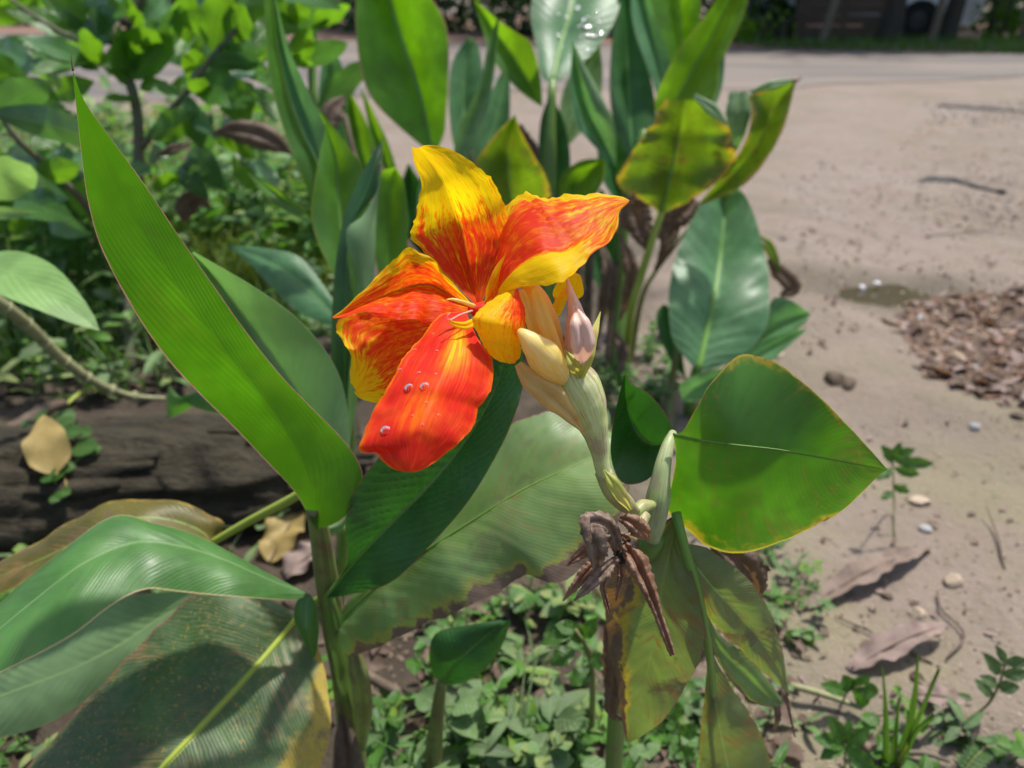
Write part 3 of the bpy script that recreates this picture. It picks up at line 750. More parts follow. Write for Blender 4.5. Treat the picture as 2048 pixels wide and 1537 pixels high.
throat = MB(); add_tube(throat, [P(1010, 640, .395), P(975, 628, .388), P(952, 620, .384), P(940, 618, .381)], [.004, .006, .0055, .0015], ns=16)
throat.red = [0.95] * len(throat.v); throat.build("throat", MAT["petal_red"], flower)
# stamen and style
ptube("stamen", MAT["bud_cream"], flower, [(948, 612, .366), (925, 604, .356), (905, 599, .350), (893, 600, .347)], [4.2, 4.0, 3.4, 1.2], ns=8)
ptube("style", MAT["bud_pink"], flower, [(944, 622, .364), (920, 630, .352), (900, 640, .346), (893, 634, .345), (900, 626, .345)], [2.4, 2, 1.6, 1.2, 0.8], ns=6)
strap("staminode", "petal_red", flower, [(958, 640), (932, 652), (908, 648), (898, 640)], [8, 9, 7, 2], [.362, .354, .348, .346])

# buds, bracts, ovary
ptube("ovary", MAT["ovary"], fl, [(1136, 735, .383), (1144, 755, .384), (1163, 790, .387), (1183, 840, .391), (1197, 890, .395), (1204, 930, .397), (1210, 956, .398)], [38, 47, 43, 32, 23, 17, 15], ns=24, n=40)
ptube("peduncle", MAT["peduncle"], fl, [(1206, 944, .398), (1222, 975, .402), (1244, 1002, .408), (1272, 1024, .418)], [17, 21, 19, 10], ns=16)
strap("bract", "bract_green", fl, [(1262, 1020), (1245, 995), (1225, 966), (1207, 940)], [5, 13, 13, 2], [.40, .388, .384, .386], bulge=0.35)
ptube("bud", MAT["bud_cream"], fl, [(1040, 664, .352), (1050, 672, .350), (1068, 692, .352), (1092, 718, .360), (1112, 742, .370), (1126, 760, .380)], [8, 24, 34, 31, 24, 16], ns=24, n=40)
ptube("bud", MAT["bud_pink"], fl, [(1134, 556, .376), (1139, 580, .374), (1148, 610, .372), (1154, 645, .372), (1157, 690, .374), (1156, 730, .378), (1150, 752, .382)], [2, 8, 15, 25, 29, 21, 8], ns=20, n=40)
strap("bract", "bud_pink", fl, [(1160, 728), (1166, 690), (1160, 650), (1148, 612)], [10, 25, 22, 4], [.368, .358, .356, .362], bulge=0.4)
strap("bract", "bract_green", fl, [(1162, 756), (1176, 720), (1186, 675), (1201, 624)], [6, 11, 9, 1], [.374, .366, .368, .376], bulge=0.5)
strap("bract", "bract_green", fl, [(1160, 757), (1146, 728), (1128, 700)], [6, 14, 3], [.374, .366, .368], bulge=0.3)
strap("bract", "bract_sheath", fl, [(1170, 868), (1135, 825), (1095, 785), (1055, 752), (1036, 728)], [2, 15, 27, 25, 8], [.386, .378, .372, .368, .368], bulge=0.45, edge=0.04)

# withered blooms hanging from the node
wf = MB()
add_tube(wf, [P(1262, 1085, .412), P(1256, 1100, .410), P(1248, 1112, .408), P(1240, 1128, .408)], [0.003, 0.005, 0.0055, 0.002], ns=12)
withered = wf.build("withered_flower", MAT["dry_core"], fl)
def dry(pts, w, dd, mat="dry_petal", seed=1, bulge=0.5):
    return strap("dry_petal", mat, withered, pts, w, dd, bulge=bulge, nu=50, nv=8, edge=0.25, seed=seed, crinkle=0.38)
dry([(1236, 1112), (1228, 1070), (1205, 1044), (1178, 1048), (1192, 1085), (1196, 1148)], [8, 15, 20, 24, 22, 5], [.408, .400, .392, .388, .392, .40], "dry_petal_grey", 2)
dry([(1232, 1100), (1222, 1072), (1212, 1060)], [8, 14, 6], [.410, .404, .400], "dry_petal", 3)
dry([(1196, 1100), (1170, 1104), (1150, 1118), (1134, 1132)], [9, 13, 9, 2], [.408, .406, .404, .404], "dry_petal", 4)
dry([(1205, 1112), (1178, 1140), (1150, 1172), (1126, 1202)], [8, 15, 10, 2], [.406, .402, .400, .400], "dry_petal", 5)
dry([(1236, 1116), (1212, 1140), (1180, 1170), (1148, 1202)], [8, 16, 12, 2], [.404, .396, .394, .396], "dry_petal_grey", 6)
dry([(1216, 1150), (1206, 1172), (1212, 1200), (1219, 1226)], [4, 7, 6, 4], [.404, .402, .402, .402], "dry_petal", 7, 0.8)
dry([(1240, 1130), (1242, 1155), (1236, 1180), (1232, 1202)], [6, 8, 5, 1.5], [.402, .400, .400, .400], "dry_petal", 8, 0.8)
dry([(1250, 1090), (1275, 1130), (1302, 1190), (1320, 1240), (1336, 1285), (1345, 1310)], [10, 24, 17, 10, 9, 6], [.404, .394, .390, .390, .392, .394], "dry_petal", 9, 0.8)
dry([(1298, 1080), (1280, 1058), (1258, 1042), (1240, 1036)], [3, 20, 18, 8], [.41, .400, .396, .40], "dry_petal", 10)
dry([(1262, 1092), (1250, 1074), (1232, 1068)], [7, 9, 4], [.414, .408, .406], "dry_petal", 11)
ptube("stub", MAT["peduncle"], withered, [(1290, 1030, .428), (1274, 1062, .420), (1258, 1080, .414)], [12, 13, 12], ns=12)

# the broad right-hand leaf and the small folded one
def right_d(x, y):
    q = (y - 895) / 200.0; w_ = (x - 1346) / 430.0
    return .425 + .030 * q + .012 * q * q + (.034 * (q + .1) ** 2 if q < -.1 else 0.0) - .022 * w_ + .004 * math.sin(w_ * 6 + q * 2) + .022 * max(0.0, .25 - w_) * 4 * .6
leaf(fl, MAT["leaf_right"],
     [(1346, 868), (1366, 862), (1395, 812), (1425, 762), (1470, 716), (1512, 713), (1562, 731), (1630, 785), (1690, 845), (1742, 902), (1775, 940)],
     [(1346, 868), (1400, 880), (1470, 890), (1560, 900), (1660, 918), (1775, 940)],
     [(1346, 868), (1352, 910), (1344, 965), (1332, 1015), (1345, 1042), (1372, 1062), (1420, 1092), (1490, 1106), (1570, 1084), (1642, 1050), (1692, 1020), (1752, 957), (1775, 940)],
     right_d, right_d, right_d,
     nu=60, nv=12, bulge=0.05, wave=0.03, wfreq=2, edge=0.014, seed=3, rib=2.4, ribmat=MAT["rib"])
leaf(fl, MAT["leaf_dark"],
     [(1346, 872), (1310, 945), (1275, 968), (1240, 962), (1222, 915), (1224, 860), (1236, 800), (1248, 752)],
     [(1346, 872), (1315, 890), (1285, 878), (1262, 840), (1252, 800), (1250, 750)],
     [(1346, 872), (1340, 845), (1322, 815), (1298, 788), (1270, 772), (1260, 764), (1250, 745)],
     [.45, .46, .465, .46, .45], [.45, .475, .48, .475, .452], [.45, .45, .45, .448, .448], nu=36, nv=8, bulge=0.1, seed=5)
# the dying leaf hanging below it, torn into strips
dl = leaf(fl, MAT["leaf_dying_half"],
     [(1350, 1030), (1300, 1062), (1250, 1095), (1212, 1150), (1203, 1200), (1212, 1260), (1228, 1340), (1240, 1420), (1252, 1482)],
     [(1350, 1030), (1345, 1080), (1330, 1150), (1315, 1230), (1300, 1320), (1280, 1410), (1258, 1484)],
     [(1350, 1030), (1366, 1090), (1394, 1180), (1412, 1262), (1405, 1310), (1378, 1362), (1335, 1430), (1290, 1468), (1262, 1484)],
     [.455, .485, .52, .55, .58], [.455, .47, .495, .53, .58], [.455, .455, .475, .53, .58],
     nu=48, nv=9, bulge=0.10, wave=0.06, wfreq=2, ridge=0.0008, rfreq=9, edge=0.03, seed=6)
MATS3 = MAT["leaf_dying"]
rows, uvs, m = leaf_rows([(1366, 1085), (1420, 1100), (1480, 1142), (1530, 1205), (1562, 1290), (1578, 1385)],
     [(1374, 1110), (1430, 1180), (1490, 1245), (1540, 1310), (1579, 1390)],
     [(1396, 1175), (1420, 1240), (1470, 1290), (1520, 1340), (1560, 1370), (1580, 1395)],
     [.458, .46, .48, .52, .55], [.458, .465, .49, .52, .55], [.468, .485, .51, .53, .55], nu=40, nv=8, bulge=0.12, wave=0.05, edge=0.03, seed=7)
mb = MB(); mb.grid(rows, uvs); mb.build("torn_strip", MAT["leaf_dying"], dl)
rows, uvs, m = leaf_rows([(1402, 1205), (1440, 1270), (1490, 1310), (1540, 1365), (1565, 1402)],
     [(1404, 1225), (1440, 1300), (1490, 1350), (1530, 1390), (1562, 1410)],
     [(1412, 1265), (1440, 1330), (1480, 1385), (1520, 1410), (1560, 1415)],
     [.475, .50, .53, .55], [.475, .505, .535, .55], [.485, .515, .54, .55], nu=40, nv=6, bulge=0.15, edge=0.05, seed=8)
mb = MB(); mb.grid(rows, uvs); mb.build("torn_strip", MAT["leaf_worn"], dl)
rows, uvs, m = leaf_rows([(1416, 1300), (1410, 1380), (1402, 1450), (1398, 1540), (1395, 1640)],
     [(1418, 1300), (1428, 1390), (1442, 1470), (1460, 1560), (1470, 1660)],
     [(1420, 1300), (1460, 1370), (1500, 1430), (1535, 1500), (1550, 1600), (1545, 1660)],
     [.50, .55, .60, .64], [.50, .54, .59, .64], [.50, .55, .60, .64], nu=36, nv=8, bulge=0.1, edge=0.05, seed=9)
mb = MB(); mb.grid(rows, uvs); mb.build("torn_strip", MAT["leaf_dying"], dl)
ptube("midrib", MAT["rib"], dl, [(1352, 1026, .45), (1366, 1085, .452), (1394, 1180, .465), (1416, 1290, .492), (1428, 1390, .535), (1444, 1475, .585), (1470, 1640, .635)], [9, 8.5, 8, 6.5, 5, 4, 2], ns=9)
for pts, w, dd, sd in (([(1548, 1395), (1556, 1430), (1548, 1462)], [10, 7, 3], [.55, .555, .56], 3), ([(1570, 1385), (1580, 1430), (1590, 1475)], [5, 3, 1.5], [.55, .555, .56], 5),
                       ([(1210, 1250), (1232, 1330), (1222, 1420), (1250, 1440)], [4, 26, 20, 4], [.565, .575, .59, .60], 6),
                       ([(1420, 1085), (1462, 1110), (1500, 1150), (1512, 1215)], [8, 40, 36, 4], [.50, .505, .52, .54], 7)):
    strap("dry_shred", "dry_leaf_brown", dl, pts, w, dd, bulge=0.4, edge=0.3, seed=sd, nu=40, nv=7, crinkle=0.4)

# ---------------------------------------------------------------- the near shoot with the tall glowing leaf
nb_ = thing("canna_plant", "leafy canna shoot with the tall glowing green leaf at left and spotted low leaves", "plant", GG(712, 1640))
b0 = WLOC[nb_.name]
tube("stem", MAT["stem_old"], nb_, [b0 - Vector((0, 0, 0.02)), P(705, 1500, 0.745), P(690, 1360, 0.690), P(668, 1250, 0.645), P(652, 1150, 0.605), P(640, 1070, 0.57), P(628, 1010, 0.545)], [0.0145, 0.013, 0.0118, 0.0105, 0.009, 0.0065], ns=14)
strap("sheath", "stem_green", nb_, [(700, 1420), (688, 1330), (672, 1260), (655, 1190)], [14, 22, 22, 12], [.70, .655, .628, .61], bulge=0.5)
strap("sheath", "stem_old", nb_, [(722, 1500), (725, 1400), (712, 1320), (700, 1270)], [10, 20, 20, 6], [.725, .67, .635, .625], bulge=0.5, seed=3)
strap("sheath", "dead_stem", nb_, [(712, 1640), (700, 1560), (690, 1470), (682, 1420)], [26, 36, 26, 4], [.77, .745, .71, .70], bulge=0.5, seed=4)
def tall_d(x, y):
    t = (y - 140) / 910.0; s_ = ((x - 145) * 910.0 - (y - 140) * 490.0) / 1033.0      # along, and sideways in pixels
    return .392 + .150 * t ** 1.15 - .00004 * s_ + .0000004 * s_ * s_ + (.0000007 * s_ * s_ if s_ > 0 else 0.0) + .005 * math.sin(t * 8.0)
leaf(nb_, MAT["leaf_tall"],      # the tall leaf
     [(632, 1060), (590, 985), (540, 930), (480, 868), (400, 790), (330, 712), (262, 610), (205, 500), (178, 410), (165, 330), (155, 240), (145, 140)],
     [(632, 1060), (625, 985), (585, 890), (520, 790), (440, 690), (360, 580), (285, 470), (225, 360), (180, 250), (145, 140)],
     [(632, 1060), (680, 1042), (716, 1000), (725, 945), (690, 885), (620, 812), (560, 748), (490, 660), (430, 575), (360, 475), (290, 372), (220, 275), (170, 205), (145, 140)],
     tall_d, tall_d, tall_d,
     nu=70, nv=12, bulge=0.0, wave=0.015, wfreq=2, seed=11)
ptube("leaf_tip", MAT["dead_stem"], nb_, [(146, 142, .392), (143, 118, .391), (142, 98, .391)], [2.2, 1.2, 0.4], ns=6)
leaf(nb_, MAT["leaf_pale"],      # pale underside strip behind it
     [(690, 1010), (640, 950), (560, 850), (480, 720), (420, 600), (385, 505)],
     [(690, 1010), (650, 900), (590, 790), (510, 670), (440, 570), (386, 505)],
     [(690, 1010), (700, 900), (690, 790), (660, 715), (600, 642), (525, 585), (460, 545), (388, 504)],
     [.60, .60, .60, .59], [.60, .62, .62, .60], [.60, .60, .59, .58], nu=40, nv=8, bulge=0.06, ridge=0.0004, rfreq=14, seed=12)
leaf(nb_, MAT["leaf_dark"],      # dark ribbed leaf under the flower
     [(650, 1196), (676, 1160), (696, 1120), (690, 1060), (698, 1005), (725, 955), (780, 890), (850, 800), (920, 720), (980, 660), (1030, 610)],
     [(650, 1196), (695, 1140), (745, 1085), (800, 1030), (860, 970), (915, 905), (965, 830), (1005, 740), (1030, 610)],
     [(650, 1196), (700, 1190), (780, 1166), (850, 1102), (930, 1012), (985, 925), (1022, 850), (1045, 775), (1046, 700), (1030, 610)],
     [.60, .545, .52, .50, .49], [.60, .56, .53, .50, .48], [.60, .545, .50, .475, .47],
     nu=160, nv=10, bulge=0.08, ridge=0.0010, rfreq=30, seed=13, rib=5, ribmat=MAT["rib"])
leaf(nb_, MAT["leaf_worn"],      # big pale worn leaf with a dead margin
     [(668, 1262), (705, 1190), (790, 1120), (870, 1030), (930, 940), (985, 880), (1050, 838), (1110, 825), (1180, 842), (1260, 885)],
     [(668, 1262), (740, 1185), (840, 1110), (940, 1045), (1042, 982), (1120, 945), (1190, 915), (1262, 886)],
     [(668, 1262), (690, 1312), (740, 1300), (800, 1270), (900, 1230), (985, 1192), (1045, 1152), (1120, 1165), (1180, 1120), (1235, 1040), (1262, 960), (1264, 888)],
     [.63, .60, .57, .555, .55, .54], [.63, .58, .545, .53, .525, .53], [.63, .565, .525, .51, .505, .52],
     nu=90, nv=12, bulge=0.10, wave=0.06, wfreq=3, ridge=0.0002, rfreq=16, edge=0.045, seed=14, rib=4, ribmat=MAT["rib"])
leaf(nb_, MAT["leaf_low"],       # drooping leaf at lower left
     [(622, 1190), (560, 1160), (480, 1118), (400, 1076), (310, 1046), (230, 1030), (130, 1102), (40, 1168), (-60, 1260), (-170, 1380)],
     [(622, 1190), (540, 1160), (450, 1120), (360, 1092), (270, 1085), (170, 1125), (70, 1200), (-40, 1290), (-175, 1390)],
     [(622, 1190), (585, 1200), (520, 1198), (430, 1190), (340, 1178), (290, 1180), (220, 1218), (120, 1280), (0, 1342), (-90, 1380), (-178, 1400)],
     [.60, .59, .57, .55, .53, .51], [.60, .575, .55, .52, .50, .49], [.60, .555, .525, .495, .475, .47],
     nu=60, nv=10, bulge=0.10, ridge=0.0002, rfreq=12, wave=0.06, wfreq=2, seed=15)
leaf(nb_, MAT["leaf_low"], [(622, 1190), (596, 1196), (588, 1240), (610, 1290), (626, 1312)], [(622, 1190), (612, 1215), (614, 1260), (624, 1300), (628, 1314)], [(622, 1190), (634, 1215), (638, 1260), (634, 1300), (630, 1314)],
     [.60, .605, .62], [.60, .595, .61], [.60, .605, .62], nu=18, nv=5, bulge=0.2, name="petiole_fold", seed=16)
leaf(nb_, MAT["leaf_spotted"],   # spotted leaf, bottom left
     [(600, 1230), (540, 1200), (450, 1180), (375, 1196), (300, 1272), (200, 1372), (110, 1465), (40, 1545), (-40, 1680), (60, 1860)],
     [(600, 1230), (545, 1296), (480, 1370), (400, 1455), (320, 1540), (230, 1640), (70, 1860)],
     [(600, 1230), (640, 1310), (660, 1400), (662, 1470), (640, 1540), (600, 1620), (500, 1720), (350, 1800), (80, 1862)],
     [.64, .62, .60, .58, .56], [.64, .60, .565, .54, .52], [.64, .60, .56, .535, .52],
     nu=80, nv=12, bulge=0.09, ridge=0.0003, rfreq=18, wave=0.05, wfreq=3, edge=0.025, seed=17, rib=8, ribmat=MAT["rib_yellow"])
leaf(nb_, MAT["leaf_pale"],      # pale leaf far down at the left edge
     [(420, 1185), (330, 1185), (250, 1195), (150, 1240), (40, 1290), (-120, 1330)],
     [(420, 1190), (330, 1230), (240, 1290), (140, 1340), (20, 1385), (-120, 1440)],
     [(420, 1195), (370, 1260), (290, 1330), (200, 1385), (90, 1450), (0, 1476), (-120, 1510)],
     [.70, .68, .66], [.70, .67, .65], [.70, .67, .65], nu=40, nv=8, bulge=0.06, ridge=0.0006, rfreq=22, seed=18)
leaf(nb_, MAT["leaf_rust"],      # yellow-brown leaf behind
     [(425, 1085), (450, 1045), (420, 1030), (370, 1008), (320, 999), (225, 1004), (130, 1050), (50, 1098), (-60, 1150)],
     [(425, 1088), (400, 1062), (340, 1040), (260, 1038), (170, 1075), (80, 1120), (-60, 1175)],
     [(425, 1092), (360, 1090), (300, 1080), (230, 1080), (150, 1115), (60, 1160), (-60, 1215)],
     [.72, .70, .68, .66], [.70, .675, .66, .65], [.69, .66, .65, .64], nu=40, nv=8, bulge=0.1, wave=0.04, edge=0.03, seed=19)
ptube("petiole", MAT["rib_yellow"], nb_, [(420, 1088, .70), (500, 1042, .68), (580, 1000, .655), (632, 965, .64)], [8, 9, 10, 9], ns=8)
ptube("petiole", MAT["rib_yellow"], nb_, [(590, 1240, .64), (620, 1215, .64), (645, 1196, .625)], [9, 10, 10], ns=8)
leaf(nb_, MAT["leaf_pale"], [(640, 1062), (655, 1068), (680, 1064), (694, 1045)], [(640, 1058), (660, 1056), (680, 1048), (696, 1030)], [(640, 1055), (660, 1050), (685, 1030), (697, 1010)],
     .60, .595, .60, nu=12, nv=4, bulge=0.2, name="leaf", seed=20)
ptube("side_stem", MAT["stem_green"], nb_, [(690, 1050, .62), (684, 1130, .64), (678, 1210, .66)], [9, 10, 11], ns=8)

# low dark leaf with its own stem, bottom centre
sp = thing("canna_plant", "small canna sprout with one dark leaf under the worn pale leaf", "plant", GG(868, 1600))
tube("stem", MAT["stem_old"], sp, [WLOC[sp.name], P(868, 1500, .79), P(876, 1420, .75), P(884, 1360, .72)], [0.010, 0.009, 0.007, 0.005], ns=10)
leaf(sp, MAT["leaf_dark"], [(884, 1372), (862, 1340), (860, 1290), (880, 1262), (940, 1250), (1000, 1240)], [(884, 1372), (905, 1335), (940, 1300), (985, 1262), (1020, 1240)], [(884, 1372), (930, 1365), (975, 1335), (1005, 1290), (1022, 1242)],
     [.72, .70, .68], [.72, .69, .67], [.72, .70, .68], nu=30, nv=7, bulge=0.1, ridge=0.0007, rfreq=14, seed=21, rib=3)

# ---------------------------------------------------------------- middle shoot (behind the flower, to its left)
mc = thing("canna_plant", "canna shoot with upright folded leaves behind the flower on its left", "plant", GG(690, 1120))
tube("stem", MAT["stem_green"], mc, [WLOC[mc.name], P(690, 1000, 1.02), P(694, 860, .92), P(692, 700, .86)], [0.013, 0.012, 0.010, 0.008], ns=10)
leaf(mc, MAT["leaf_fresh"],      # tall folded leaf with a blue-green inner face
     [(655, 470), (628, 410), (600, 345), (578, 290), (552, 210), (536, 135), (530, 40), (527, -70)],
     [(655, 470), (640, 345), (610, 275), (580, 198), (557, 100), (545, 0), (530, -70)],
     [(655, 470), (648, 380), (636, 320), (612, 270), (585, 196), (562, 98), (550, 0), (532, -70)],
     [1.02, .98, .95, .93], [1.02, 1.0, .98, .95], [1.02, 1.01, .99, .96], nu=44, nv=7, bulge=0.05, seed=31)
leaf(mc, MAT["leaf_blue"],
     [(650, 460), (640, 345), (612, 275), (582, 198), (558, 100), (546, 0), (531, -68)],
     [(650, 460), (645, 350), (625, 270), (596, 190), (567, 98), (549, 0), (532, -68)],
     [(650, 460), (650, 330), (658, 268), (630, 211), (600, 148), (578, 98), (552, 0), (533, -68)],
     [1.012, .99, .97, .95], [1.012, 1.0, .98, .95], [1.012, .99, .965, .945], nu=44, nv=6, bulge=0.05, seed=32)
leaf(mc, MAT["leaf_fresh"],      # broad one with yellow margin
     [(700, 640), (664, 545), (637, 488), (623, 430), (628, 375), (640, 305), (650, 250), (633, 215)],
     [(700, 640), (690, 545), (682, 460), (676, 380), (668, 305), (635, 216)],
     [(700, 640), (735, 560), (745, 470), (738, 385), (723, 332), (690, 285), (660, 245), (637, 215)],
     [.90, .87, .86, .88], [.90, .90, .90, .88], [.90, .90, .89, .88], nu=40, nv=8, bulge=0.06, seed=33)
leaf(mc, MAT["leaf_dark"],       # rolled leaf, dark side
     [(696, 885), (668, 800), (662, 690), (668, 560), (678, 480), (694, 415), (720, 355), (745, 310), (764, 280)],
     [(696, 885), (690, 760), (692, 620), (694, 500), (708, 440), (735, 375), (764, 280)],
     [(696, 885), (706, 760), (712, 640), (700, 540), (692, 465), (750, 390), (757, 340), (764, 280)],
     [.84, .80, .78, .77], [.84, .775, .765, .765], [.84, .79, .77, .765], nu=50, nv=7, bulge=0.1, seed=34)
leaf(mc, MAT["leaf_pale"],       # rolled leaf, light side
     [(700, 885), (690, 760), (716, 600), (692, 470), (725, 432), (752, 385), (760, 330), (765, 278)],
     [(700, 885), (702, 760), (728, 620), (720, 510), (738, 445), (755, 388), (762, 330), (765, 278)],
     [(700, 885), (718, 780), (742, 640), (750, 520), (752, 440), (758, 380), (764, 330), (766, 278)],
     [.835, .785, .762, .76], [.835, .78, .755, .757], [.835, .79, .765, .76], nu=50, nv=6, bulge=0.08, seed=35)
leaf(mc, MAT["leaf_fresh"],
     [(770, 600), (752, 520), (750, 440), (752, 380), (760, 345), (790, 335)],
     [(770, 600), (775, 520), (778, 450), (780, 390), (790, 337)],
     [(770, 600), (812, 530), (815, 470), (812, 400), (806, 360), (792, 336)],
     [.95, .93, .92], [.95, .95, .94], [.95, .94, .93], nu=26, nv=6, bulge=0.08, seed=36)
leaf(mc, MAT["leaf_blue"],       # grey-blue leaf reaching left
     [(690, 640), (650, 575), (600, 515), (540, 498), (450, 490)],
     [(690, 650), (640, 600), (580, 550), (520, 515), (450, 490)],
     [(690, 660), (640, 645), (590, 620), (535, 565), (490, 520), (450, 490)],
     [1.02, 1.05, 1.08], [1.02, 1.04, 1.08], [1.02, 1.03, 1.08], nu=30, nv=7, bulge=0.08, ridge=0.001, rfreq=12, seed=37)
leaf(mc, MAT["leaf_fresh"],      # small bright blade
     [(625, 440), (580, 395), (540, 365), (497, 345)], [(625, 442), (585, 410), (540, 378), (496, 346)], [(625, 444), (575, 425), (530, 392), (495, 347)],
     [1.0, 1.02, 1.05], [1.0, 1.03, 1.05], [1.0, 1.02, 1.05], nu=20, nv=5, bulge=0.1, seed=38)
leaf(mc, MAT["leaf_low"], [(450, 830), (400, 820), (365, 800), (340, 770), (352, 735)], [(450, 780), (410, 780), (375, 790), (350, 810), (335, 838)], [(450, 740), (420, 790), (385, 815), (355, 830), (332, 840)],
     [1.05, 1.08, 1.1], [1.05, 1.07, 1.1], [1.05, 1.08, 1.1], nu=20, nv=5, bulge=0.08, seed=39)

# ---------------------------------------------------------------- back clump, several shoots
D = 1.62
bc = thing("canna_plant", "canna shoot with the broad backlit leaf rising above the yellow petal", "plant", GG(900, 735))
tube("stem", MAT["stem_green"], bc, [WLOC[bc.name], P(895, 560, 1.66), P(885, 420, 1.6), P(870, 300, 1.58)], [0.016, 0.014, 0.011, 0.008], ns=10)
leaf(bc, MAT["leaf_glow"],
     [(868, 312), (800, 256), (742, 196), (720, 130), (711, 48), (714, -20), (730, -100), (742, -160)],
     [(868, 312), (858, 270), (846, 212), (824, 137), (800, 70), (775, -20), (744, -160)],
     [(868, 312), (888, 270), (893, 220), (897, 156), (897, 78), (884, 30), (850, -20), (790, -100), (746, -160)],
     [1.58, 1.52, 1.48, 1.46], [1.58, 1.57, 1.54, 1.48], [1.58, 1.52, 1.49, 1.46], nu=40, nv=8, bulge=0.06, seed=41, rib=4)
leaf(bc, MAT["leaf_pale"],
     [(905, 345), (912, 270), (935, 220), (960, 165), (975, 95), (996, 33)],
     [(905, 345), (930, 270), (955, 210), (978, 150), (990, 95), (997, 33)],
     [(905, 345), (950, 290), (975, 220), (988, 150), (994, 98), (998, 33)],
     [1.60, 1.55, 1.52], [1.60, 1.57, 1.54], [1.60, 1.55, 1.52], nu=30, nv=6, bulge=0.12, seed=42)
leaf(bc, MAT["leaf_fresh"],
     [(800, 420), (770, 360), (745, 290), (735, 240), (722, 180)], [(800, 420), (780, 350), (760, 290), (742, 240), (723, 178)], [(800, 420), (795, 350), (778, 290), (755, 240), (724, 178)],
     [1.68, 1.66, 1.65], [1.68, 1.68, 1.66], [1.68, 1.66, 1.65], nu=20, nv=5, bulge=0.1, seed=43)
b2 = thing("canna_plant", "canna shoot with bluish leaves between the backlit leaf and the wet leaf", "plant", GG(985, 720))
tube("stem", MAT["stem_old"], b2, [WLOC[b2.name], P(980, 560, 1.72), P(960, 400, 1.68), P(940, 300, 1.68)], [0.015, 0.013, 0.010, 0.008], ns=10)
leaf(b2, MAT["leaf_blue"],
     [(930, 350), (905, 280), (897, 190), (906, 121), (937, 74)], [(930, 350), (928, 270), (928, 190), (930, 121), (938, 74)], [(930, 350), (960, 280), (968, 190), (959, 101), (939, 74)],
     [1.70, 1.70, 1.72], [1.70, 1.73, 1.73], [1.70, 1.70, 1.72], nu=26, nv=6, bulge=0.08, seed=44)
leaf(b2, MAT["leaf_blue"],
     [(950, 350), (950, 270), (975, 200), (1000, 150), (1015, 120)], [(950, 350), (975, 290), (995, 230), (1008, 170), (1018, 120)], [(950, 350), (1000, 310), (1018, 250), (1020, 180), (1019, 120)],
     [1.74, 1.74, 1.75], [1.74, 1.75, 1.76], [1.74, 1.74, 1.75], nu=26, nv=6, bulge=0.1, seed=45)
leaf(b2, MAT["leaf_yellowing"],  # yellowish leaf just behind the flower
     [(1030, 430), (975, 410), (946, 360), (952, 322), (988, 273), (1029, 230)], [(1030, 430), (1020, 370), (1018, 310), (1024, 270), (1029, 230)], [(1030, 430), (1098, 400), (1090, 350), (1074, 322), (1047, 273), (1030, 230)],
     [1.55, 1.46, 1.45], [1.55, 1.52, 1.48], [1.55, 1.46, 1.45], nu=30, nv=7, bulge=0.08, seed=46)
b3 = thing("canna_plant", "canna shoot topped by the wet bluish leaf beaded with water drops", "plant", GG(1095, 745))
tube("stem", MAT["stem_green"], b3, [WLOC[b3.name], P(1095, 560, 1.68), P(1098, 330, 1.62), P(1105, 160, 1.60)], [0.020, 0.019, 0.016, 0.008], ns=12)
wet = leaf(b3, MAT["leaf_blue"],
     [(1105, 168), (1082, 150), (1074, 98), (1062, 40), (1066, -10), (1090, -90), (1150, -170)],
     [(1105, 168), (1114, 120), (1130, 60), (1146, 0), (1150, -80), (1153, -170)],
     [(1105, 168), (1135, 152), (1187, 105), (1226, 50), (1240, -10), (1215, -90), (1156, -170)],
     [1.60, 1.66, 1.72, 1.78], [1.60, 1.68, 1.74, 1.80], [1.60, 1.66, 1.72, 1.78], nu=34, nv=8, bulge=0.10, seed=47, rib=5)
leaf(b3, MAT["leaf_fresh"],
     [(1085, 215), (1043, 186), (1000, 140), (976, 98), (962, 50), (948, 0)], [(1085, 215), (1055, 160), (1025, 115), (990, 65), (948, 0)], [(1085, 215), (1080, 150), (1062, 88), (1039, 70), (996, 40), (950, 0)],
     [1.66, 1.60, 1.60], [1.66, 1.64, 1.62], [1.66, 1.60, 1.60], nu=28, nv=6, bulge=0.08, seed=48)
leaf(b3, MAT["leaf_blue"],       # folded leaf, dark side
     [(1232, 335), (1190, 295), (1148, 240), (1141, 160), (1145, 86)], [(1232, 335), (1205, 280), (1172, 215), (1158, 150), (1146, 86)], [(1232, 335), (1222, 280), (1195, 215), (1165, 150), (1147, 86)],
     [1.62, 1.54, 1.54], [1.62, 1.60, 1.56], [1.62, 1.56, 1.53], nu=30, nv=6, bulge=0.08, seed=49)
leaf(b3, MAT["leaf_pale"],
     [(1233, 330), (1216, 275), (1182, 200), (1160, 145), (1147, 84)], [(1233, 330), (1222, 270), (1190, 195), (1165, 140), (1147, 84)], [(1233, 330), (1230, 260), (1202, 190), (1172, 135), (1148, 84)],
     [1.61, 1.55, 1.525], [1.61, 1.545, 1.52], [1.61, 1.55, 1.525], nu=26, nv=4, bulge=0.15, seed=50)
leaf(b3, MAT["leaf_fresh"],
     [(1150, 430), (1120, 390), (1125, 350), (1160, 322), (1200, 318)], [(1150, 430), (1150, 390), (1165, 355), (1185, 335), (1206, 320)], [(1150, 430), (1185, 400), (1205, 365), (1210, 340), (1208, 320)],
     [1.66, 1.62, 1.60], [1.66, 1.66, 1.62], [1.66, 1.62, 1.60], nu=20, nv=5, bulge=0.1, seed=51)
b4 = thing("canna_plant", "canna shoot with a broad dark leaf and bright tips beside the bare mud", "plant", GG(1235, 755))
